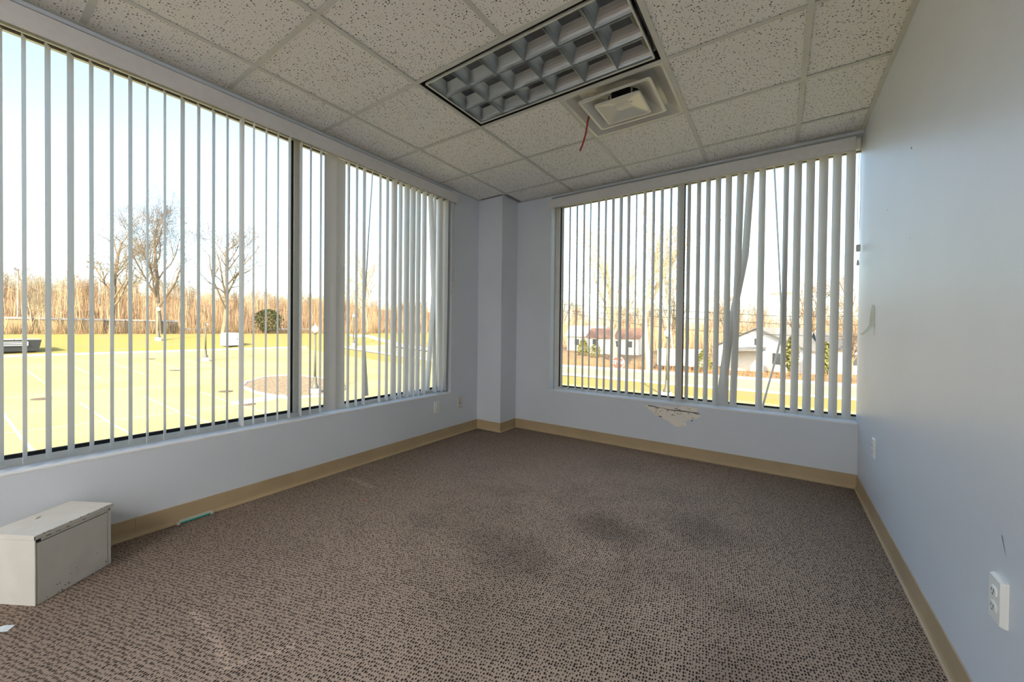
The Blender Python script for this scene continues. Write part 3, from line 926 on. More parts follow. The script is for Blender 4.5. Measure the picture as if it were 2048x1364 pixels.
# ------------------------------------------------------------------ white wooden box in the corner
M_BOX = mat('chipped_cream_paint', (0.71, 0.685, 0.62), rough=0.5, var=0.08, vscale=10, bump=0.1, bscale=50)
M_CHIP = mat('chip_dark', (0.06, 0.045, 0.035), 0.8)
ang = math.atan2(0.237, -0.147)
BL, BD, BH = 0.289, 0.213, 0.262
bx = thing('storage_box', 'small white painted wooden box with a hinged lid on the carpet', 'box', (-2.330, 0.191, 0.0), ang)
def bpart(name, mb, mt, parent=None, smooth=False):
    return obj(name, mb, mt, parent or bx, smooth=smooth)
body = bpart('box_body', MB().bbox(0.004, BL - 0.004, 0.004, BD - 0.004, 0.0, BH - 0.016, 0.0015), M_BOX)
fb = bpart('front_board', MB().bbox(0.010, BL - 0.018, -0.0005, 0.004, 0.0, BH - 0.018, 0.001), M_BOX)
bpart('corner_post', MB().bbox(BL - 0.015, BL - 0.003, -0.0005, 0.004, 0.0, BH - 0.012, 0.001), M_BOX)
bpart('side_board', MB().bbox(0.0, 0.0045, 0.0, BD - 0.004, 0.0, BH - 0.004, 0.001), M_BOX)
lid = bpart('lid', MB().bbox(-0.004, BL + 0.004, -0.005, BD, BH - 0.002, BH + 0.016, 0.0015), M_BOX)
bpart('lid_batten', MB().bbox(0.020, BL - 0.014, -0.002, 0.008, BH - 0.014, BH - 0.003, 0.001), M_BOX)
bpart('lid_seam', MB().box(0.008, BL - 0.008, 0.0005, 0.006, BH - 0.016, BH - 0.002), M_DARK)
rg = random.Random(8)
for k in range(26):
    if k < 15:
        x = rg.uniform(0.02, BL - 0.01)
        zz = BH + 0.0145 if rg.random() < 0.6 else BH - 0.0015
        r = rg.uniform(0.002, 0.006)
        bpart('paint_chip', MB().box(x - r, x + r, -0.0056, -0.0044, zz - rg.uniform(.0008, .002), zz + 0.0008), M_CHIP, lid)
    else:
        x, z, r = rg.uniform(0.015, BL - 0.02), rg.uniform(0.004, 0.09), rg.uniform(0.0012, 0.003)
        bpart('paint_chip', MB().loft([[(x + r * math.cos(a), -0.0010, z + 1.4 * r * math.sin(a)) for a in np.arange(5) * -1.2566], [(x + r * math.cos(a), 0.0005, z + 1.4 * r * math.sin(a)) for a in np.arange(5) * -1.2566]]), M_CHIP, fb)
bpart('paint_chip', MB().box(-0.0046, -0.003, -0.0056, -0.003, BH - 0.001, BH + 0.013), M_CHIP, lid)
bpart('paint_chip', MB().add([(0.115, 0.155, BH + 0.0164), (0.128, 0.150, BH + 0.0164), (0.150, 0.168, BH + 0.0164), (0.136, 0.172, BH + 0.0164)], [(0, 1, 2, 3)]), mat('chip_grey', (0.35, 0.32, 0.28), .8), lid)

# ------------------------------------------------------------------ small litter
ps = thing('plastic_strip', 'clear plastic sleeve with a teal edge lying against the tan baseboard', 'plastic strip', (XL + 0.024, 0.815, 0.0))
wpart('teal_rod', MB().tube([(XL + 0.026, 0.745, 0.006), (XL + 0.025, 0.83, 0.006), (XL + 0.024, 0.890, 0.007)], 0.0042, 8), mat('teal_plastic', (0.03, 0.42, 0.36), 0.3), ps)
cl = MB()
cl.box(XL + 0.017, XL + 0.0185, 0.745, 0.895, 0.001, 0.022).box(XL + 0.017, XL + 0.034, 0.730, 0.745, 0.001, 0.014).box(XL + 0.017, XL + 0.028, 0.892, 0.905, 0.001, 0.020)
wpart('clear_sleeve', cl, mat('cloudy_plastic', (0.62, 0.58, 0.48), 0.25), ps)
pp = MB()
pp.add([(-0.026, -0.016, 0.001), (0.0, -0.017, 0.004), (0.027, -0.014, 0.002), (0.024, 0.016, 0.003), (0.0, 0.015, 0.006), (-0.028, 0.014, 0.002)], [(0, 1, 4, 5), (1, 2, 3, 4)])
tag(obj('paper_scrap', pp, mat('scrap_white', (0.70, 0.78, 0.84), 0.5), loc=(-2.243, 0.108, 0.0), rotz=0.75), 'small creased white paper scrap on the carpet near the box', 'paper')
rs = MB()
rs.add([(-0.012, -0.004, 0.001), (0.0, -0.006, 0.006), (0.012, -0.002, 0.002), (0.010, 0.006, 0.003), (0.0, 0.003, 0.009), (-0.010, 0.006, 0.002), (0, 0, 0.0005)], [(0, 1, 4, 5), (1, 2, 3, 4), (0, 6, 1), (2, 6, 3), (5, 6, 0), (1, 6, 2), (3, 6, 4), (4, 6, 5)])
tag(obj('red_scrap', rs, mat('orange_red_plastic', (0.62, 0.10, 0.05), 0.4), loc=(-2.114, 1.541, 0.0), rotz=0.5), 'tiny orange red scrap lying on the brown carpet', 'scrap')
lint = MB()
rg = random.Random(5)
for k in range(160):
    x, y = rg.uniform(XL + 0.1, XR - 0.05), rg.uniform(-0.2, 3.6)
    r = rg.uniform(0.0008, 0.0022)
    lint.add([(x - r, y - r, 0.001), (x + r, y - r * .5, 0.0015), (x + r * .4, y + r, 0.002), (x, y, 0.003)], [(0, 1, 3), (1, 2, 3), (2, 0, 3), (0, 2, 1)])
lo = obj('lint', lint, mat('lint_white', (0.70, 0.66, 0.58), 0.9))
lo['kind'] = 'stuff'
tag(lo, 'tiny pale lint specks strewn over the carpet', 'lint')

# ================================================================== outdoors
def zt(X, Y):
    X = np.asarray(X, float)
    Y = np.asarray(Y, float)
    z = np.interp(-X, [0, 25, 47, 54, 60, 67, 100, 130, 220], [-3.5, -3.5, -2.6, -2.25, -1.2, 0, .6, 3, 14])
    zb = np.interp(Y, [0, 60, 110, 160, 240], [0, 0, 1, 3, 7])
    return z + zb * np.clip((X + 70) / 40, 0, 1)
def gz(x, y):
    return float(zt(x, y))

M_ASPH = mat('sunlit_asphalt', (0.40, 0.32, 0.155), rough=0.95, spec=0.1, col2=(0.32, 0.245, 0.12), vscale=0.25, detail=8)
M_GRASS = mat('winter_grass', (0.27, 0.22, 0.065), rough=1.0, spec=0.05, col2=(0.31, 0.215, 0.09), vscale=0.5, detail=8)
M_LEAF = mat('leaf_litter', (0.32, 0.205, 0.11), rough=1.0, spec=0.05, col2=(0.22, 0.145, 0.085), vscale=0.7, detail=8)
M_ROAD = mat('road_surface', (0.38, 0.32, 0.20), rough=0.95, spec=0.1, col2=(0.33, 0.27, 0.17), vscale=0.3, detail=8)
M_CONC = mat('pale_concrete', (0.46, 0.42, 0.36), rough=0.9, var=0.1, vscale=2)
M_BARK = [mat('bark_grey', (0.22, 0.165, 0.11), 0.95, var=0.35, vscale=5), mat('bark_brown', (0.27, 0.175, 0.10), 0.95, var=0.3, vscale=5),
          mat('bark_pale', (0.40, 0.33, 0.22), 0.9, var=0.35, vscale=3)]
M_POLE = mat('lamp_post_green_grey', (0.085, 0.080, 0.065), 0.6)
M_POLEW = mat('galvanised_pole', (0.42, 0.40, 0.36), 0.5)
M_WHITE_OUT = mat('white_outdoor_paint', (0.62, 0.60, 0.57), 0.7)
M_ROOF = mat('grey_shingle', (0.17, 0.155, 0.14), 0.95, var=0.2, vscale=3)
M_ROOF2 = mat('russet_shingle', (0.24, 0.125, 0.085), 0.95, var=0.2, vscale=3)
M_WINDOW_DARK = mat('house_window_glass', (0.05, 0.055, 0.06), 0.15)
M_EVER = mat('evergreen_needles', (0.085, 0.080, 0.022), 0.95, col2=(0.045, 0.05, 0.015), vscale=4, detail=5)
M_LIME = mat('yellow_green_leaf', (0.19, 0.17, 0.035), 0.95, col2=(0.09, 0.095, 0.02), vscale=6, detail=5)

# ---- ground surfaces: terrain strips by use
def terrain(name, x0, x1, y0, y1, nx, ny, material, label, dz=0.0, keep=None):
    xs, ys = np.linspace(x0, x1, nx), np.linspace(y0, y1, ny)
    XX, YY = np.meshgrid(xs, ys)
    ZZ = zt(XX, YY) + dz
    b = MB()
    b.v = list(zip(XX.ravel().tolist(), YY.ravel().tolist(), ZZ.ravel().tolist()))
    for j in range(ny - 1):
        for i in range(nx - 1):
            b.f.append((j * nx + i, j * nx + i + 1, (j + 1) * nx + i + 1, (j + 1) * nx + i))
    o = struct(name, b, material, label, smooth=True)
    return o
terrain('ground_parking_lot', -56.5, 60, -140, 31, 120, 60, M_ASPH, 'broad sunlit asphalt parking lot')
terrain('ground_lawn', -56.5, 60, 31, 36.5, 100, 6, M_GRASS, 'strip of yellow winter grass before the street')
terrain('ground_street', -56.5, 60, 36.5, 45.5, 100, 6, M_ROAD, 'pale street running past the houses')
terrain('ground_yard', -56.5, 60, 45.5, 320, 100, 60, M_LEAF, 'leaf strewn yards behind the street')
terrain('ground_bank', -68.5, -56.5, -140, 320, 16, 120, M_GRASS, 'grassy bank at the end of the parking lot')
terrain('ground_woods', -320, -68.5, -140, 320, 60, 90, M_LEAF, 'leaf covered ground of the bare woods')

# ---- kerbs, painted lines, island
def strip(name, pts, width, h, material, label, cat, dz=0.0):
    """low ribbon following the ground along a polyline"""
    rings = []
    for i, p in enumerate(pts):
        a, c = pts[max(i - 1, 0)], pts[min(i + 1, len(pts) - 1)]
        d = Vector((c[0] - a[0], c[1] - a[1])).normalized()
        n = Vector((-d.y, d.x)) * width / 2
        l, r = (p[0] + n.x, p[1] + n.y), (p[0] - n.x, p[1] - n.y)
        rings.append([(l[0], l[1], gz(*l) - 0.05), (r[0], r[1], gz(*r) - 0.05), (r[0], r[1], gz(*r) + h), (l[0], l[1], gz(*l) + h)])
    return tag(obj(name, MB().loft(rings), material), label, cat)
strip('kerb', [(-56.4, -30), (-56.4, 0), (-56.4, 15), (-56.4, 31)], 0.3, 0.14, M_CONC, 'long low kerb between the parking lot and the grass bank', 'kerb')
strip('kerb', [(-56, 36.4), (-30, 36.4), (0, 36.4), (40, 36.4)], 0.3, 0.12, M_CONC, 'kerb on the lawn side of the street', 'kerb')
strip('sidewalk', [(-56, 46.5), (-25, 46.3), (0, 46.2), (40, 46.2)], 1.6, 0.10, M_CONC, 'pale sidewalk in front of the houses', 'sidewalk')
strip('footpath', [(-64.5, 44), (-64.4, 47.6), (-60, 48.2), (-55.8, 48.4), (-50, 50)], 2.6, 0.04, M_CONC, 'pale path curving across the grass bank', 'path')
M_LINE = mat('worn_line_paint', (0.46, 0.40, 0.25), 0.9)
def pline(a, b, lab):
    n = 12
    pts = [(a[0] + (b[0] - a[0]) * k / n, a[1] + (b[1] - a[1]) * k / n) for k in range(n + 1)]
    o = strip('parking_line', pts, 0.11, 0.006, M_LINE, lab, 'painted line')
    o['group'] = 'worn parking lines on the asphalt'
LAB = 'worn white parking line painted on the asphalt'
pline((-26.5, -6), (-25.5, 12.0), LAB)
pline((-46.1, -4), (-43.0, 19.7), LAB)
pline((-36.0, -4), (-34.5, 11.0), LAB)
for k in range(7):
    y = -4.0 + 2.75 * k
    pline((-31.5, y), (-21.0, y + 0.3), LAB)
for k in range(7):
    y = -2.0 + 2.75 * k
    pline((-51.5, y), (-40.5, y + 0.3), LAB)
M_IRON = mat('rusty_iron', (0.11, 0.075, 0.045), 0.8)
for k, (x, y) in enumerate(((-52.56, 12.16), (-42.66, 11.56), (-33.96, 3.04), (-25.32, 10.33), (-30.18, 10.94))):
    mh = MB().lathe([(0.42, -0.05), (0.42, 0.012), (0.36, 0.014), (0.355, 0.008), (0.0, 0.008)], 20)
    o = tag(obj('manhole_cover', mh, M_IRON, loc=(x, y, gz(x, y) + 0.01)), 'round rusty manhole cover set into the asphalt', 'manhole', 'manhole covers in the parking lot')
# planted island
isl = [(-32.8, 13.2), (-34.6, 15.4), (-34.2, 17.6), (-31.0, 18.6), (-28.0, 18.4), (-25.6, 17.0), (-24.4, 14.6), (-25.2, 12.6), (-28.0, 12.0), (-31.0, 12.2)]
it = thing('traffic_island', 'raised gravel island with a concrete kerb in the parking lot', 'island', (-29.5, 15.2, gz(-29.5, 15.2)))
def ring2(pts, s, dz):
    cx = sum(p[0] for p in pts) / len(pts)
    cy = sum(p[1] for p in pts) / len(pts)
    return [(cx + (p[0] - cx) * s, cy + (p[1] - cy) * s, gz(*p) + dz) for p in pts]
wpart('kerb_ring', MB().loft([list(reversed(ring2(isl, 1.0, -0.05))), list(reversed(ring2(isl, 1.0, 0.14))), list(reversed(ring2(isl, 0.95, 0.14))), list(reversed(ring2(isl, 0.94, 0.08)))], False, False), M_CONC, it)
wpart('gravel_bed', MB().add([*ring2(isl, 0.945, 0.09)], [tuple(range(len(isl)))]), mat('gravel', (0.30, 0.205, 0.115), 0.95, col2=(0.13, 0.085, 0.05), vscale=7, detail=6), it)
tag(obj('concrete_pad', MB().bbox(-1.5, 1.5, -0.45, 0.45, -0.05, 0.10, 0.02), M_WHITE_OUT, loc=(-26.1, 11.4, gz(-26.1, 11.4)), rotz=1.75), 'flat white concrete pad at the edge of the gravel island', 'concrete pad')

# ---- street lamps
def street_lamp(x, y, label, h=4.6, head='acorn'):
    t = thing('street_lamp', label, 'street lamp', (x, y, gz(x, y)), group='post lamps around the parking lot' if head != 'broken' else None)
    obj('footing', MB().lathe([(0.36, -0.1), (0.36, 0.35), (0.33, 0.38), (0.0, 0.38)], 14), M_WHITE_OUT, t)
    obj('post_base', MB().lathe([(0.24, 0.36), (0.24, 0.46), (0.17, 0.60), (0.13, 0.72), (0.115, 1.1), (0.125, 1.16), (0.09, 1.2)], 12), M_POLE, t, smooth=True)
    obj('post', MB().lathe([(0.085, 1.15), (0.065, h - 0.62)], 10), M_POLE, t, smooth=True)
    z = h - 0.62
    obj('collar', MB().lathe([(0.07, z - 0.02), (0.13, z + 0.03), (0.13, z + 0.07), (0.09, z + 0.10)], 12), M_POLE, t)
    if head == 'acorn':
        obj('globe', MB().lathe([(0.10, z + 0.09), (0.19, z + 0.22), (0.23, z + 0.36), (0.20, z + 0.46), (0.10, z + 0.54)], 14), mat('lamp_globe', (0.72, 0.71, 0.68), 0.25), t, smooth=True)
        obj('finial', MB().lathe([(0.11, z + 0.53), (0.06, z + 0.60), (0.02, z + 0.66), (0.012, z + 0.74)], 10), MATS['lamp_globe'], t)
    else:
        obj('arm', MB().tube([(-0.18, 0, z + 0.10), (0.25, 0.05, z + 0.16)], 0.05, 8), M_POLE, t)
        obj('globe', MB().lathe([(0.02, z + 0.0), (0.10, z + 0.03), (0.09, z + 0.12), (0.03, z + 0.15)], 10, (0.34, 0.06, 0.0)), MATS.get('lamp_globe') or mat('lamp_globe', (0.72, 0.71, 0.68), 0.25), t)
    return t
street_lamp(-25.72, 14.75, 'post lamp with a white acorn globe on the gravel island', 4.75)
street_lamp(-62.85, 15.36, 'post lamp with a white globe up on the grass bank', 4.2)
street_lamp(-48.56, 15.75, 'post lamp with a broken tilted head standing in the asphalt', 4.4, 'broken')
street_lamp(-56.64, 39.14, 'post lamp with a white globe beside the curving path', 5.2)
street_lamp(-6.14, 29.16, 'post lamp with a white globe before the street', 4.75)

# ---- dumpster and donation bin
d = thing('dumpster', 'dark grey dumpster with pale lids and a white sign at the lot edge', 'dumpster', (-58.3, 3.4, gz(-58.3, 3.4)), math.radians(97))
M_DUMP = mat('dumpster_steel', (0.03, 0.033, 0.037), 0.6)
obj('bin_body', MB().loft([[(-1.55, -0.75, 0.08), (1.55, -0.75, 0.08), (1.55, 0.75, 0.08), (-1.55, 0.75, 0.08)], [(-1.7, -0.95, 1.15), (1.7, -0.95, 1.15), (1.7, 0.85, 1.15), (-1.7, 0.85, 1.15)]]), M_DUMP, d)
for s in (-1, 1):
    obj('lid', MB().bbox(-0.83 + 0.85 * s, 0.83 + 0.85 * s, -0.98, 0.9, 1.15, 1.25, 0.02), mat('dumpster_lid', (0.30, 0.30, 0.30), 0.6), d)
    obj('wheel', MB().tube([(1.3 * s, -0.5, 0.1), (1.3 * s, -0.38, 0.1)], 0.1, 10), M_BLACK, d)
    obj('lift_pocket', MB().bbox(1.62 * s - 0.1, 1.62 * s + 0.1, -0.4, 0.4, 0.62, 0.84, 0.01), M_DUMP, d)
sg = obj('sign', MB().box(-0.85, 0.85, -0.02, 0.0, 0.62, 1.0), M_WHITE_OUT, d, loc=(0.0, -0.91, 0))
for k in range(2):
    obj('sign_line', MB().box(-0.7, 0.7 - 0.2 * k, -0.03, -0.02, 0.86 - 0.16 * k, 0.93 - 0.16 * k), M_DUMP, sg)
b = thing('donation_bin', 'white metal donation bin with sloped top corners on the lot edge', 'donation bin', (-58.4, 21.7, gz(-58.4, 21.7)), math.radians(110))
pr = [(-0.88, 0.12), (0.88, 0.12), (0.88, 1.62), (0.60, 1.80), (-0.60, 1.80), (-0.88, 1.62)]
obj('bin_body', MB().loft([[(x, 0.6, z) for x, z in pr], [(x, -0.6, z) for x, z in pr]]), mat('bin_white', (0.75, 0.75, 0.76), 0.5), b)
obj('chute', MB().bbox(-0.35, 0.35, -0.66, -0.58, 1.1, 1.4, 0.01), MATS['bin_white'], b)
obj('handle', MB().bbox(0.42, 0.62, -0.64, -0.58, 0.92, 0.98, 0.01), M_DUMP, b)
for s in (-1, 1):
    obj('skid', MB().box(0.6 * s - 0.06, 0.6 * s + 0.06, -0.55, 0.55, -0.02, 0.12), M_DUMP, b)

# ---- retaining wall, guard rails, stadium light poles
bw = thing('retaining_wall', 'long beige wall with a pale cap rail behind the grass bank', 'wall', (-71.2, 9, gz(-71.2, 9)))
ys = np.linspace(3.6, 20.0, 9)
for k in range(8):
    y0, y1 = ys[k], ys[k + 1]
    x0 = -70.6 - 0.25 * k
    wpart('wall_panel', MB().box(x0 - 0.25, x0, y0, y1 - 0.02, -0.3, 1.75), mat('beige_block' if k < 4 else 'weathered_block', (0.40, 0.30, 0.175) if k < 4 else (0.20, 0.165, 0.13), 0.95, var=0.15, vscale=2), bw)
    wpart('cap_rail', MB().box(x0 - 0.35, x0 + 0.08, y0, y1, 1.75, 1.98), mat('cap_grey', (0.33, 0.33, 0.34), 0.8), bw)
def guard_rail(p0, p1, label):
    t = thing('guard_rail', label, 'guard rail', (p0[0], p0[1], gz(*p0)))
    n = 6
    for k in range(n + 1):
        x, y = p0[0] + (p1[0] - p0[0]) * k / n, p0[1] + (p1[1] - p0[1]) * k / n
        z = gz(x, y)
        wpart('post', MB().box(x - 0.06, x + 0.06, y - 0.06, y + 0.06, z - 0.1, z + 0.75), M_POLE, t)
    a, c = Vector((*p0, gz(*p0) + 0.55)), Vector((*p1, gz(*p1) + 0.55))
    wpart('beam', MB().loft([[tuple(q + Vector((dx, 0, dz))) for dx, dz in ((0.08, -0.16), (0.13, -0.08), (0.07, 0), (0.13, 0.08), (0.08, 0.16), (0.05, 0.16), (0.05, -0.16))] for q in (a, c)]), mat('rail_zinc', (0.44, 0.43, 0.40), 0.5), t)
guard_rail((-77.0, 33.0), (-77.6, 44.5), 'low metal guard rail beside the round evergreen bush')
guard_rail((-72.5, 19.8), (-73.0, 25.0), 'short metal guard rail behind the donation bin')
def stadium_pole(x, y, h, nb, label):
    t = thing('floodlight_pole', label, 'floodlight', (x, y, gz(x, y)))
    obj('pole', MB().lathe([(0.17, 0), (0.10, h)], 8), M_POLEW, t)
    for r in range(2 if nb > 2 else 1):
        zz = h - 0.15 - 0.85 * r
        obj('crossarm', MB().box(-0.06, 0.06, -nb * 0.42, nb * 0.42, zz - 0.05, zz + 0.05), M_POLEW, t)
        for k in range(nb):
            yy = (k - (nb - 1) / 2) * 0.82
            obj('floodlight', MB().lathe([(0.14, -0.12), (0.28, 0.2), (0.28, 0.25)], 8, (0.12, yy, zz + 0.05)), M_WHITE_OUT, t)
stadium_pole(-92, 6.0, 9.0, 2, 'thin floodlight pole with two lamps among the bare woods')
stadium_pole(-96, 15.4, 11.5, 5, 'tall floodlight pole with two rows of lamps above the beige wall')
stadium_pole(-94, 27.6, 9.5, 1, 'slim floodlight pole with one lamp among the trees')

# ------------------------------------------------------------------ bare trees
def grow_tree(seed, h, r0, kids=(7, 6, 6, 4), fork=0.38, spread=0.75, lean=(0, 0)):
    rg = np.random.default_rng(seed)
    V, F = [], []
    def sweep(pts, rad, n):
        o = len(V)
        for i in range(len(pts)):
            d = pts[min(i + 1, len(pts) - 1)] - pts[max(i - 1, 0)]
            d = d / (np.linalg.norm(d) + 1e-9)
            ref = np.array([1.0, 0, 0]) if abs(d[0]) < 0.8 else np.array([0, 1.0, 0])
            a = np.cross(d, ref)
            a /= np.linalg.norm(a)
            b = np.cross(d, a)
            for k in range(n):
                q = pts[i] + (a * math.cos(2 * math.pi * k / n) + b * math.sin(2 * math.pi * k / n)) * rad[i]
                V.append((q[0], q[1], q[2]))
        for i in range(len(pts) - 1):
            for k in range(n):
                F.append((o + i * n + k, o + i * n + (k + 1) % n, o + (i + 1) * n + (k + 1) % n, o + (i + 1) * n + k))
    def branch(p, d, L, r, lev):
        nseg = (7, 5, 4, 3, 2)[lev]
        pts, rads = [p], [r]
        q = p.copy()
        dd = d.copy()
        for i in range(nseg):
            dd = dd + rg.normal(0, (0.06, 0.13, 0.18, 0.22, 0.25)[lev], 3) + np.array([0, 0, (0.03, 0.10, 0.07, 0.04, 0.02)[lev]])
            dd /= np.linalg.norm(dd)
            q = q + dd * L / nseg
            pts.append(q)
            rads.append(max(r * (1 - (0.72 if lev else 0.60) * (i + 1) / nseg), 0.011))
        sweep(pts, rads, (8, 6, 4, 3, 3)[lev])
        if lev >= len(kids):
            return
        for k in range(kids[lev]):
            s = fork + (1 - fork) * ((k + rg.uniform(0.2, 0.9)) / kids[lev]) if lev == 0 else rg.uniform(0.2, 1.0)
            s = min(s, 0.999)
            i = int(s * nseg)
            fr = s * nseg - i
            pp = pts[i] * (1 - fr) + pts[i + 1] * fr
            rr_ = rads[i] * (1 - fr) + rads[i + 1] * fr
            ax = pts[i + 1] - pts[i]
            ax /= np.linalg.norm(ax)
            rnd = rg.normal(0, 1, 3)
            side = np.cross(ax, rnd)
            side /= np.linalg.norm(side)
            ang = spread * rg.uniform(0.55, 1.15)
            nd = ax * math.cos(ang) + side * math.sin(ang)
            nd[2] = abs(nd[2]) * 0.9 + 0.06 if lev < 2 else nd[2] + 0.12
            nd /= np.linalg.norm(nd)
            branch(pp, nd, L * rg.uniform(0.42, 0.68) * (1.0 if lev else (1.10 - 0.40 * s)), rr_ * rg.uniform(0.45, 0.68), lev + 1)
    d0 = np.array([lean[0], lean[1], 1.0])
    branch(np.zeros(3), d0 / np.linalg.norm(d0), h * 0.78, r0, 0)
    me = bpy.data.meshes.new('bare_tree')
    me.from_pydata(V, [], F)
    zmax = max(v[2] for v in V)
    me.update()
    return me, zmax
TREE = []
specs = [(11, 18, 0.32, (10, 8, 7, 5), .26, .80), (12, 20, 0.38, (10, 8, 7, 5), .20, .66), (13, 18, 0.36, (10, 8, 7, 5), .24, .85), (14, 22, 0.36, (10, 8, 7, 5), .32, .7),
         (21, 14, 0.16, (9, 6, 5, 3), .25, .5), (22, 13, 0.13, (9, 6, 5, 3), .25, .55), (23, 14, 0.15, (9, 6, 5, 3), .2, .45), (24, 9, 0.07, (7, 5, 4), .3, .45)]
for k, s in enumerate(specs):
    TREE.append(grow_tree(s[0], s[1], s[2], s[3], s[4], s[5]))
tree_var = {}
def tree(kind, bark, x, y, h, rz, label, group=None):
    key = (kind, bark)
    if key not in tree_var:
        me = TREE[kind][0].copy()
        me.name = 'bare_tree'
        me.materials.append(M_BARK[bark])
        tree_var[key] = me
    o = link_mesh('bare_tree', tree_var[key], None)
    s = h / TREE[kind][1]
    o.location = (x, y, gz(x, y) - 0.15)
    o.scale = (s, s, s)
    o.rotation_euler = (0, 0, rz)
    return tag(o, label, 'tree', group)
tree(0, 0, -68.5, 12.0, 19.5, 0.4, 'large bare tree with brown tipped twigs behind the beige wall end')
tree(1, 0, -68.0, 16.7, 21.5, 1.9, 'tallest bare tree with several upright limbs behind the bank lamp')
tree(2, 0, -67.2, 24.0, 19.0, 3.0, 'wide bare tree forking low behind the white donation bin')
tree(3, 2, -73.8, 54.5, 22.0, 0.7, 'pale barked bare tree beside the curving path')
tree(0, 2, -66.0, 48.0, 19.0, 4.0, 'pale bare tree standing near the lamp by the path')
tree(4, 2, -69.8, 6.0, 7.5, 0.2, 'slender pale birch before the beige wall', 'young birches before the beige wall')
tree(6, 2, -69.5, 5.6, 7.0, 2.2, 'slender pale birch before the beige wall', 'young birches before the beige wall')
tree(5, 2, -69.6, 7.6, 6.8, 4.2, 'slender pale birch before the beige wall', 'young birches before the beige wall')
tree(3, 2, -12.1, 47.8, 25.0, 5.2, 'big pale barked tree with a forked trunk behind the stop sign')
tree(1, 2, -19.1, 57.0, 23.0, 2.6, 'tall pale tree with fine fanned twigs behind the white house')
tree(5, 2, -10.6, 53.7, 20.0, 1.0, 'crooked thin trunked tree beside the street')
tree(2, 1, 3.0, 70.0, 13.0, 0.3, 'brown bare tree behind the gabled house')
tree(2, 1, -5.5, 70.0, 12.0, 4.3, 'brown bare tree with a broad crown behind the open porch')
tree(0, 1, 6.2, 54.6, 9.5, 5.1, 'small reddish bare tree between the two white houses')
tree(1, 0, -14.5, 72.0, 15.0, 3.9, 'grey bare tree behind the white trailer')
tree(4, 0, -29.5, 60.0, 17.0, 0.9, 'thin dark tree at the end of the street')
tree(0, 1, 8.5, 71.0, 15.0, 2.1, 'brown bare tree behind the far white house')
# the woods: each tree its own object
rg = random.Random(31)
n_w = 0
while n_w < 215:
    if n_w < 150:
        x, y = -rg.uniform(76, 125), rg.uniform(-12, 95)
    else:
        x, y = rg.uniform(-75, 25), rg.uniform(84, 135)
        if x < -45 and y < 90:
            continue
    k = rg.choice((4, 5, 6))
    hgt = rg.uniform(8.0, 11.5) if x < -76 else rg.uniform(8.0, 12.0) * (1.0 + 0.35 * max(0, min(1, (-x - 20) / 40)))
    bk = rg.choice((0, 1, 1, 1))
    zone = 'beyond the grass bank' if x < -76 else 'behind the houses'
    tree(k, bk, x, y, hgt, rg.uniform(0, 6.28), 'slim %s bare tree in the woods %s' % ('greyish' if bk == 0 else 'brown', zone), '%s trees in the woods %s' % ('greyish' if bk == 0 else 'brown', zone))
    n_w += 1

# undergrowth and twig haze: uncountable thin stems
def brush(name, label, cat, region, n, h0, h1, material, seed, lean=0.18):
    rg = np.random.default_rng(seed)
    xs, ys = rg.uniform(region[0], region[1], n), rg.uniform(region[2], region[3], n)
    zs = zt(xs, ys)
    V, F = [], []
    for x, y, z in zip(xs, ys, zs):
        h = rg.uniform(h0, h1)
        lx, ly = rg.normal(0, lean, 2) * h
        r = 0.010 + 0.006 * h
        o = len(V)
        a = rg.uniform(0, 6.28)
        for t_, f in ((0, 1.0), (0.55, 0.7), (1.0, 0.25)):
            for k in range(3):
                V.append((x + lx * t_ + r * f * math.cos(a + 2.094 * k), y + ly * t_ + r * f * math.sin(a + 2.094 * k), z - 0.1 + h * t_))
        for i in range(2):
            for k in range(3):
                F.append((o + i * 3 + k, o + i * 3 + (k + 1) % 3, o + (i + 1) * 3 + (k + 1) % 3, o + (i + 1) * 3 + k))
    me = bpy.data.meshes.new(name)
    me.from_pydata(V, [], F)
    me.update()
    o = link_mesh(name, me, material)
    o['kind'] = 'stuff'
    return tag(o, label, cat)
brush('undergrowth', 'brown brush and saplings along the top of the grass bank', 'undergrowth', (-70.2, -68.2, -12, 60), 3800, 0.4, 2.4, mat('brush_tan', (0.33, 0.215, 0.11), 1.0, var=0.3, vscale=1), 3)
brush('thicket', 'dense thicket of thin bare stems filling the far woods', 'thicket', (-130, -78, -15, 100), 11000, 2.5, 8.5, mat('thicket_brown', (0.46, 0.30, 0.18), 1.0, var=0.25, vscale=0.3), 4, 0.07)
brush('thicket', 'dense thicket of thin bare stems behind the houses', 'thicket', (-78, 40, 84, 140), 8000, 2.5, 7.5, MATS['thicket_brown'], 5, 0.07)
brush('undergrowth', 'low rusty brush beside the sidewalk', 'undergrowth', (-26, 22, 47.5, 52), 2600, 0.3, 1.2, mat('brush_rust', (0.33, 0.18, 0.09), 1.0, var=0.3, vscale=1), 6)

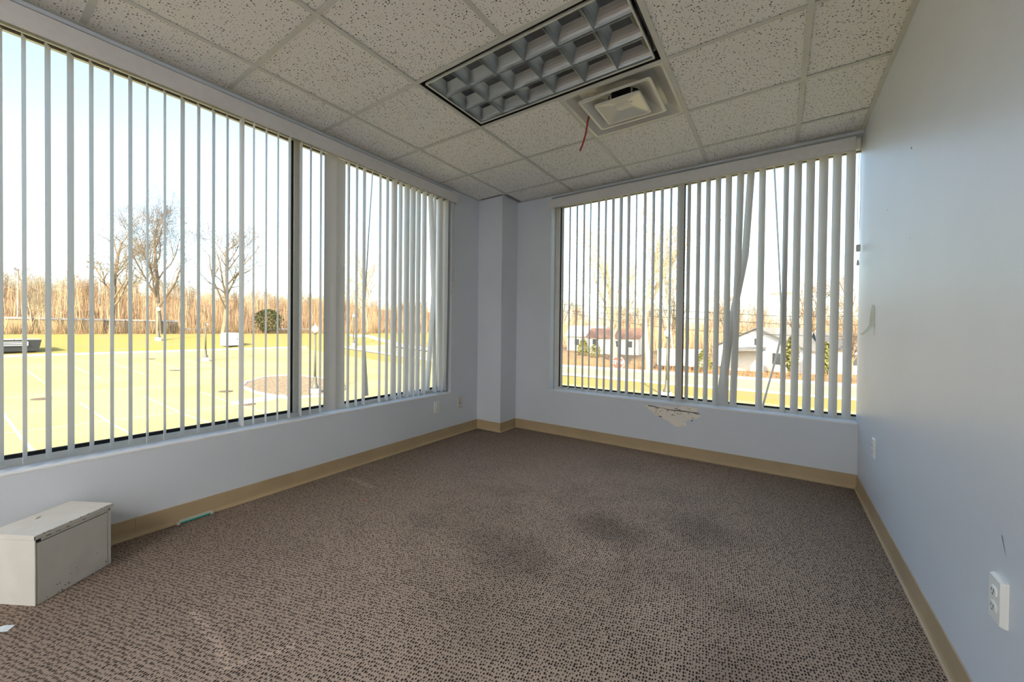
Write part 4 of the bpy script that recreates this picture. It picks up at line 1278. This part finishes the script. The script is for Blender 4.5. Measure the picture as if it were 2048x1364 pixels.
# evergreen bushes: leafy mass of small cards around a stem
def bush(name, label, x, y, w_, h_, material, seed, n=1500, cone=True):
    rg = np.random.default_rng(seed)
    t = thing(name, label, 'bush', (x, y, gz(x, y)))
    V, F = [], []
    for k in range(n):
        u = rg.uniform(0, 1) ** 0.7
        z = h_ * (0.04 + 0.96 * u)
        rad = w_ / 2 * ((1 - u) ** 0.55 if cone else math.sqrt(max(0.02, 1 - (2 * u - 1) ** 2)))
        a, q = rg.uniform(0, 6.28), rad * (rg.uniform(0.25, 1.0) ** 0.5) * rg.uniform(0.75, 1.15)
        c = np.array([q * math.cos(a), q * math.sin(a), z])
        s = h_ * rg.uniform(0.025, 0.06)
        d1 = rg.normal(0, 1, 3)
        d1 /= np.linalg.norm(d1)
        d2 = np.cross(d1, rg.normal(0, 1, 3))
        d2 /= np.linalg.norm(d2)
        o = len(V)
        V.extend([tuple(c - d1 * s), tuple(c + d2 * s * 0.5), tuple(c + d1 * s), tuple(c - d2 * s * 0.5)])
        F.append((o, o + 1, o + 2, o + 3))
    me = bpy.data.meshes.new('foliage')
    me.from_pydata(V, [], F)
    link_mesh('foliage', me, material, t)
    obj('stem', MB().lathe([(w_ * 0.03, 0), (w_ * 0.015, h_ * 0.8)], 6), M_BARK[1], t)
    return t
bush('evergreen_bush', 'wide round topped green bush beside the guard rail', -68.9, 31.2, 4.6, 4.0, M_EVER, 1, 2200, False)
bush('evergreen_bush', 'small dark bush on the bank below the tallest bare tree', -69.0, 18.6, 1.4, 1.3, M_EVER, 2, 500, False)
bush('evergreen_bush', 'yellow green bush by the street before the white trailer', -6.6, 49.5, 2.2, 2.6, M_LIME, 3, 900)
bush('evergreen_bush', 'tall narrow ivy green bush beside the gabled house', 1.3, 51.3, 1.1, 4.2, M_LIME, 4, 1300, False)
bush('evergreen_bush', 'narrow ivy green bush next to the far white house', 4.0, 52.0, 1.3, 3.6, M_LIME, 5, 1000, False)
bush('evergreen_bush', 'golden bush before the small white house', -27.0, 64.0, 2.6, 3.0, M_LIME, 6, 1000)
bush('evergreen_bush', 'round golden shrub beside the small white house', -24.2, 62.5, 2.2, 2.2, M_LIME, 7, 800, False)

# ---- houses
def house(label, x, y, w_, d_, hw, hr, rz, wall, roof, wins, gable='front', chimney=False):
    """front faces -y; ridge along x unless gable='front' (gable end seen from the street)"""
    t = thing('house', label, 'house', (x, y, gz(x, y)), rz)
    b = MB()
    if gable == 'front':
        pr = [(-w_ / 2, 0), (w_ / 2, 0), (w_ / 2, hw), (0, hw + hr), (-w_ / 2, hw)]
        b.loft([[(px, d_ / 2, pz) for px, pz in pr], [(px, -d_ / 2, pz) for px, pz in pr]])
    else:
        pr = [(-d_ / 2, 0), (d_ / 2, 0), (d_ / 2, hw), (0, hw + hr), (-d_ / 2, hw)]
        b.loft([[(-w_ / 2, py, pz) for py, pz in pr], [(w_ / 2, py, pz) for py, pz in pr]])
    obj('wall', b, wall, t)
    ov, th = 0.4, 0.14
    for s in (-1, 1):
        if gable == 'front':
            sl = hr / (w_ / 2)
            e = (s * (w_ / 2 + ov), hw - sl * ov)
            pts = [(0, hw + hr + 0.02), e, (e[0], e[1] + th), (0, hw + hr + 0.02 + th)]
            q = MB().loft([[(px, d_ / 2 + ov, pz) for px, pz in (pts if s > 0 else pts[::-1])], [(px, -d_ / 2 - ov, pz) for px, pz in (pts if s > 0 else pts[::-1])]])
        else:
            sl = hr / (d_ / 2)
            e = (s * (d_ / 2 + ov), hw - sl * ov)
            pts = [(0, hw + hr + 0.02), e, (e[0], e[1] + th), (0, hw + hr + 0.02 + th)]
            q = MB().loft([[(-w_ / 2 - ov, py, pz) for py, pz in (pts if s < 0 else pts[::-1])], [(w_ / 2 + ov, py, pz) for py, pz in (pts if s < 0 else pts[::-1])]])
        obj('roof_slope', q, roof, t)
    for wx, wz, ww, wh in wins:
        f = obj('window', MB().box(wx - ww / 2 - 0.1, wx + ww / 2 + 0.1, -d_ / 2 - 0.06, -d_ / 2 + 0.02, wz - wh / 2 - 0.1, wz + wh / 2 + 0.1), M_WHITE_OUT, t)
        obj('pane', MB().box(wx - ww / 2, wx + ww / 2, -d_ / 2 - 0.08, -d_ / 2 - 0.05, wz - wh / 2, wz + wh / 2), M_WINDOW_DARK, f)
    if chimney:
        obj('chimney', MB().box(w_ * 0.22 - 0.35, w_ * 0.22 + 0.35, -0.3, 0.4, hw, hw + hr + 0.9), mat('chimney_brick', (0.20, 0.09, 0.06), 0.9), t)
    return t
M_SIDING = mat('white_siding', (0.52, 0.50, 0.47), 0.8, var=0.08, vscale=1)
house('small white house far behind golden shrubs', -31.0, 76.0, 7.0, 6.0, 3.0, 1.8, 0.15, M_SIDING, mat('pale_roof', (0.42, 0.41, 0.40), 0.9), [(-1.5, 1.7, 0.9, 1.2), (1.5, 1.7, 0.9, 1.2)], 'side')
house('white house with a russet roof behind the tall pale tree', -24.5, 74.0, 9.0, 7.0, 3.1, 1.5, 0.1, M_SIDING, M_ROOF2, [(-3.2, 2.2, 0.8, 1.0), (-3.2, 0.8, 0.8, 0.8), (0.8, 1.9, 0.9, 1.1), (3.0, 1.9, 0.9, 1.1)], 'side', True)
house('white gabled house with a broad grey roof by the street', 0.3, 61.0, 10.5, 9.0, 2.7, 2.3, -0.5, M_SIDING, M_ROOF, [(2.2, 1.5, 1.0, 1.3), (-2.6, 1.5, 1.0, 1.3), (0, 3.4, 0.7, 0.8)], 'front')
house('long white house with a low grey roof past the ivy bushes', 11.0, 62.0, 14.0, 8.0, 2.8, 1.7, 0.05, M_SIDING, M_ROOF, [(-4.5, 1.6, 1.1, 1.2), (-1.5, 1.6, 1.1, 1.2), (1.8, 1.6, 1.1, 1.2), (4.8, 1.6, 1.1, 1.2)], 'side')
# carport beside the gabled house
cp = thing('carport', 'small open porch with a flat grey roof beside the gabled house', 'porch', (-3.0, 53.6, gz(-3.0, 53.6)))
obj('roof', MB().loft([[(-2.1, -1.8, 2.35), (2.0, -1.8, 2.55), (2.0, 1.8, 2.75), (-2.1, 1.8, 2.55)], [(-2.1, -1.8, 2.5), (2.0, -1.8, 2.7), (2.0, 1.8, 2.9), (-2.1, 1.8, 2.7)]]), M_ROOF, cp)
for sx in (-1.7, 1.7):
    for sy in (-1.5, 1.5):
        obj('post', MB().box(sx - 0.07, sx + 0.07, sy - 0.07, sy + 0.07, -0.1, 2.5), M_WHITE_OUT, cp)
obj('back_wall', MB().box(-1.7, 1.7, 1.5, 1.6, -0.1, 2.5), M_SIDING, cp)
# white trailer
tv = thing('trailer', 'white box trailer parked beside the street', 'trailer', (-9.0, 50.6, gz(-9.0, 50.6)), 0.1)
obj('trailer_body', MB().bbox(-2.6, 2.6, -1.0, 1.0, 0.55, 2.5, 0.06), M_WHITE_OUT, tv)
for s in (-1, 1):
    obj('wheel', MB().tube([(0.45 * s, -1.02, 0.33), (0.45 * s, -0.82, 0.33)], 0.33, 14), M_BLACK, tv)
obj('tow_bar', MB().box(-3.6, -2.6, -0.06, 0.06, 0.45, 0.57), M_POLE, tv)
# notice board sign
ns = thing('notice_sign', 'blank white sign on two legs across the street', 'sign', (-3.6, 58.0, gz(-3.6, 58.0)))
obj('board', MB().box(-0.5, 0.5, -0.03, 0.03, 2.6, 3.3), M_WHITE_OUT, ns)
for s in (-0.4, 0.4):
    obj('leg', MB().box(s - 0.03, s + 0.03, -0.02, 0.02, -0.1, 2.6), M_WHITE_OUT, ns)

# ---- stop sign with lettering
M_STOP = mat('stop_red', (0.50, 0.045, 0.025), 0.4)
sx, sy = -8.13, 24.8
ss = thing('stop_sign', 'red octagonal stop sign with white lettering at the street corner', 'stop sign', (sx, sy, gz(sx, sy)), math.atan2(-sx, sy) * 1.0)
R8 = 0.42
oct_ = [(R8 * math.cos(math.radians(22.5 + 45 * k)), R8 * math.sin(math.radians(22.5 + 45 * k))) for k in range(8)]
ZS = 2.57
obj('border', MB().loft([[(px, 0.012, ZS + pz) for px, pz in oct_], [(px, 0.0, ZS + pz) for px, pz in oct_]]), mat('sign_white', (0.70, 0.70, 0.70), 0.4), ss)
face = obj('face', MB().loft([[(px * 0.93, 0.0, ZS + pz * 0.93) for px, pz in oct_], [(px * 0.93, -0.006, ZS + pz * 0.93) for px, pz in oct_]]), M_STOP, ss)
cu = bpy.data.curves.new('lettering', 'FONT')
cu.body = 'STOP'
cu.align_x = 'CENTER'
cu.align_y = 'CENTER'
cu.size = 0.33
cu.extrude = 0.002
cu.offset = 0.008
tmp = bpy.data.objects.new('tmp_text', cu)
COL.objects.link(tmp)
dg_ = bpy.context.evaluated_depsgraph_get()
me = bpy.data.meshes.new_from_object(tmp.evaluated_get(dg_))
bpy.data.objects.remove(tmp)
me.materials.clear()
lt = link_mesh('lettering', me, MATS['sign_white'], face)
lt.location = (0, -0.009, ZS)
lt.rotation_euler = (math.pi / 2, 0, 0)
obj('post', MB().box(-0.03, 0.03, 0.012, 0.06, -0.1, ZS + 0.3), M_POLE, ss)

# ---- utility pole and wires
up_ = thing('utility_pole', 'weathered wooden utility pole before the gabled house', 'utility pole', (0.5, 49.0, gz(0.5, 49.0)))
obj('pole', MB().lathe([(0.16, -0.2), (0.11, 9.5)], 10), M_BARK[0], up_)
obj('crossarm', MB().box(-1.1, 1.1, -0.06, 0.06, 8.4, 8.56), M_BARK[0], up_)
for k in (-0.95, -0.4, 0.4, 0.95):
    obj('insulator', MB().lathe([(0.05, 8.56), (0.07, 8.64), (0.03, 8.72)], 8, (k, 0, 0)), M_WHITE_OUT, up_)
obj('meter_box', MB().bbox(-0.5, -0.12, -0.25, 0.15, 4.4, 5.0, 0.02), M_WHITE_OUT, up_)
def wire(a, c, sag, label, r=0.028):
    a, c = Vector(a), Vector(c)
    pts = [a.lerp(c, k / 14) - Vector((0, 0, sag * 4 * (k / 14) * (1 - k / 14))) for k in range(15)]
    return tag(obj('overhead_wire', MB().tube(pts, r, 5), M_BLACK), label, 'wire', 'overhead wires along the street')
WL = 'thin black overhead wire strung along the street'
wire((-36.0, 49.0, 7.0), (0.5, 49.0, 0.82), 1.4, 'lowest overhead wire sloping down to the utility pole')
wire((0.5, 49.0, 0.82), (40.0, 49.0, 0.6), 0.1, 'lowest overhead wire running on past the utility pole')
for zz in (1.9, 2.7):
    wire((-40.0, 49.0, zz + 3.3), (0.5, 49.0, zz), 0.1, WL)
    wire((0.5, 49.0, zz), (40.0, 49.0, zz - 0.2), 0.1, WL)
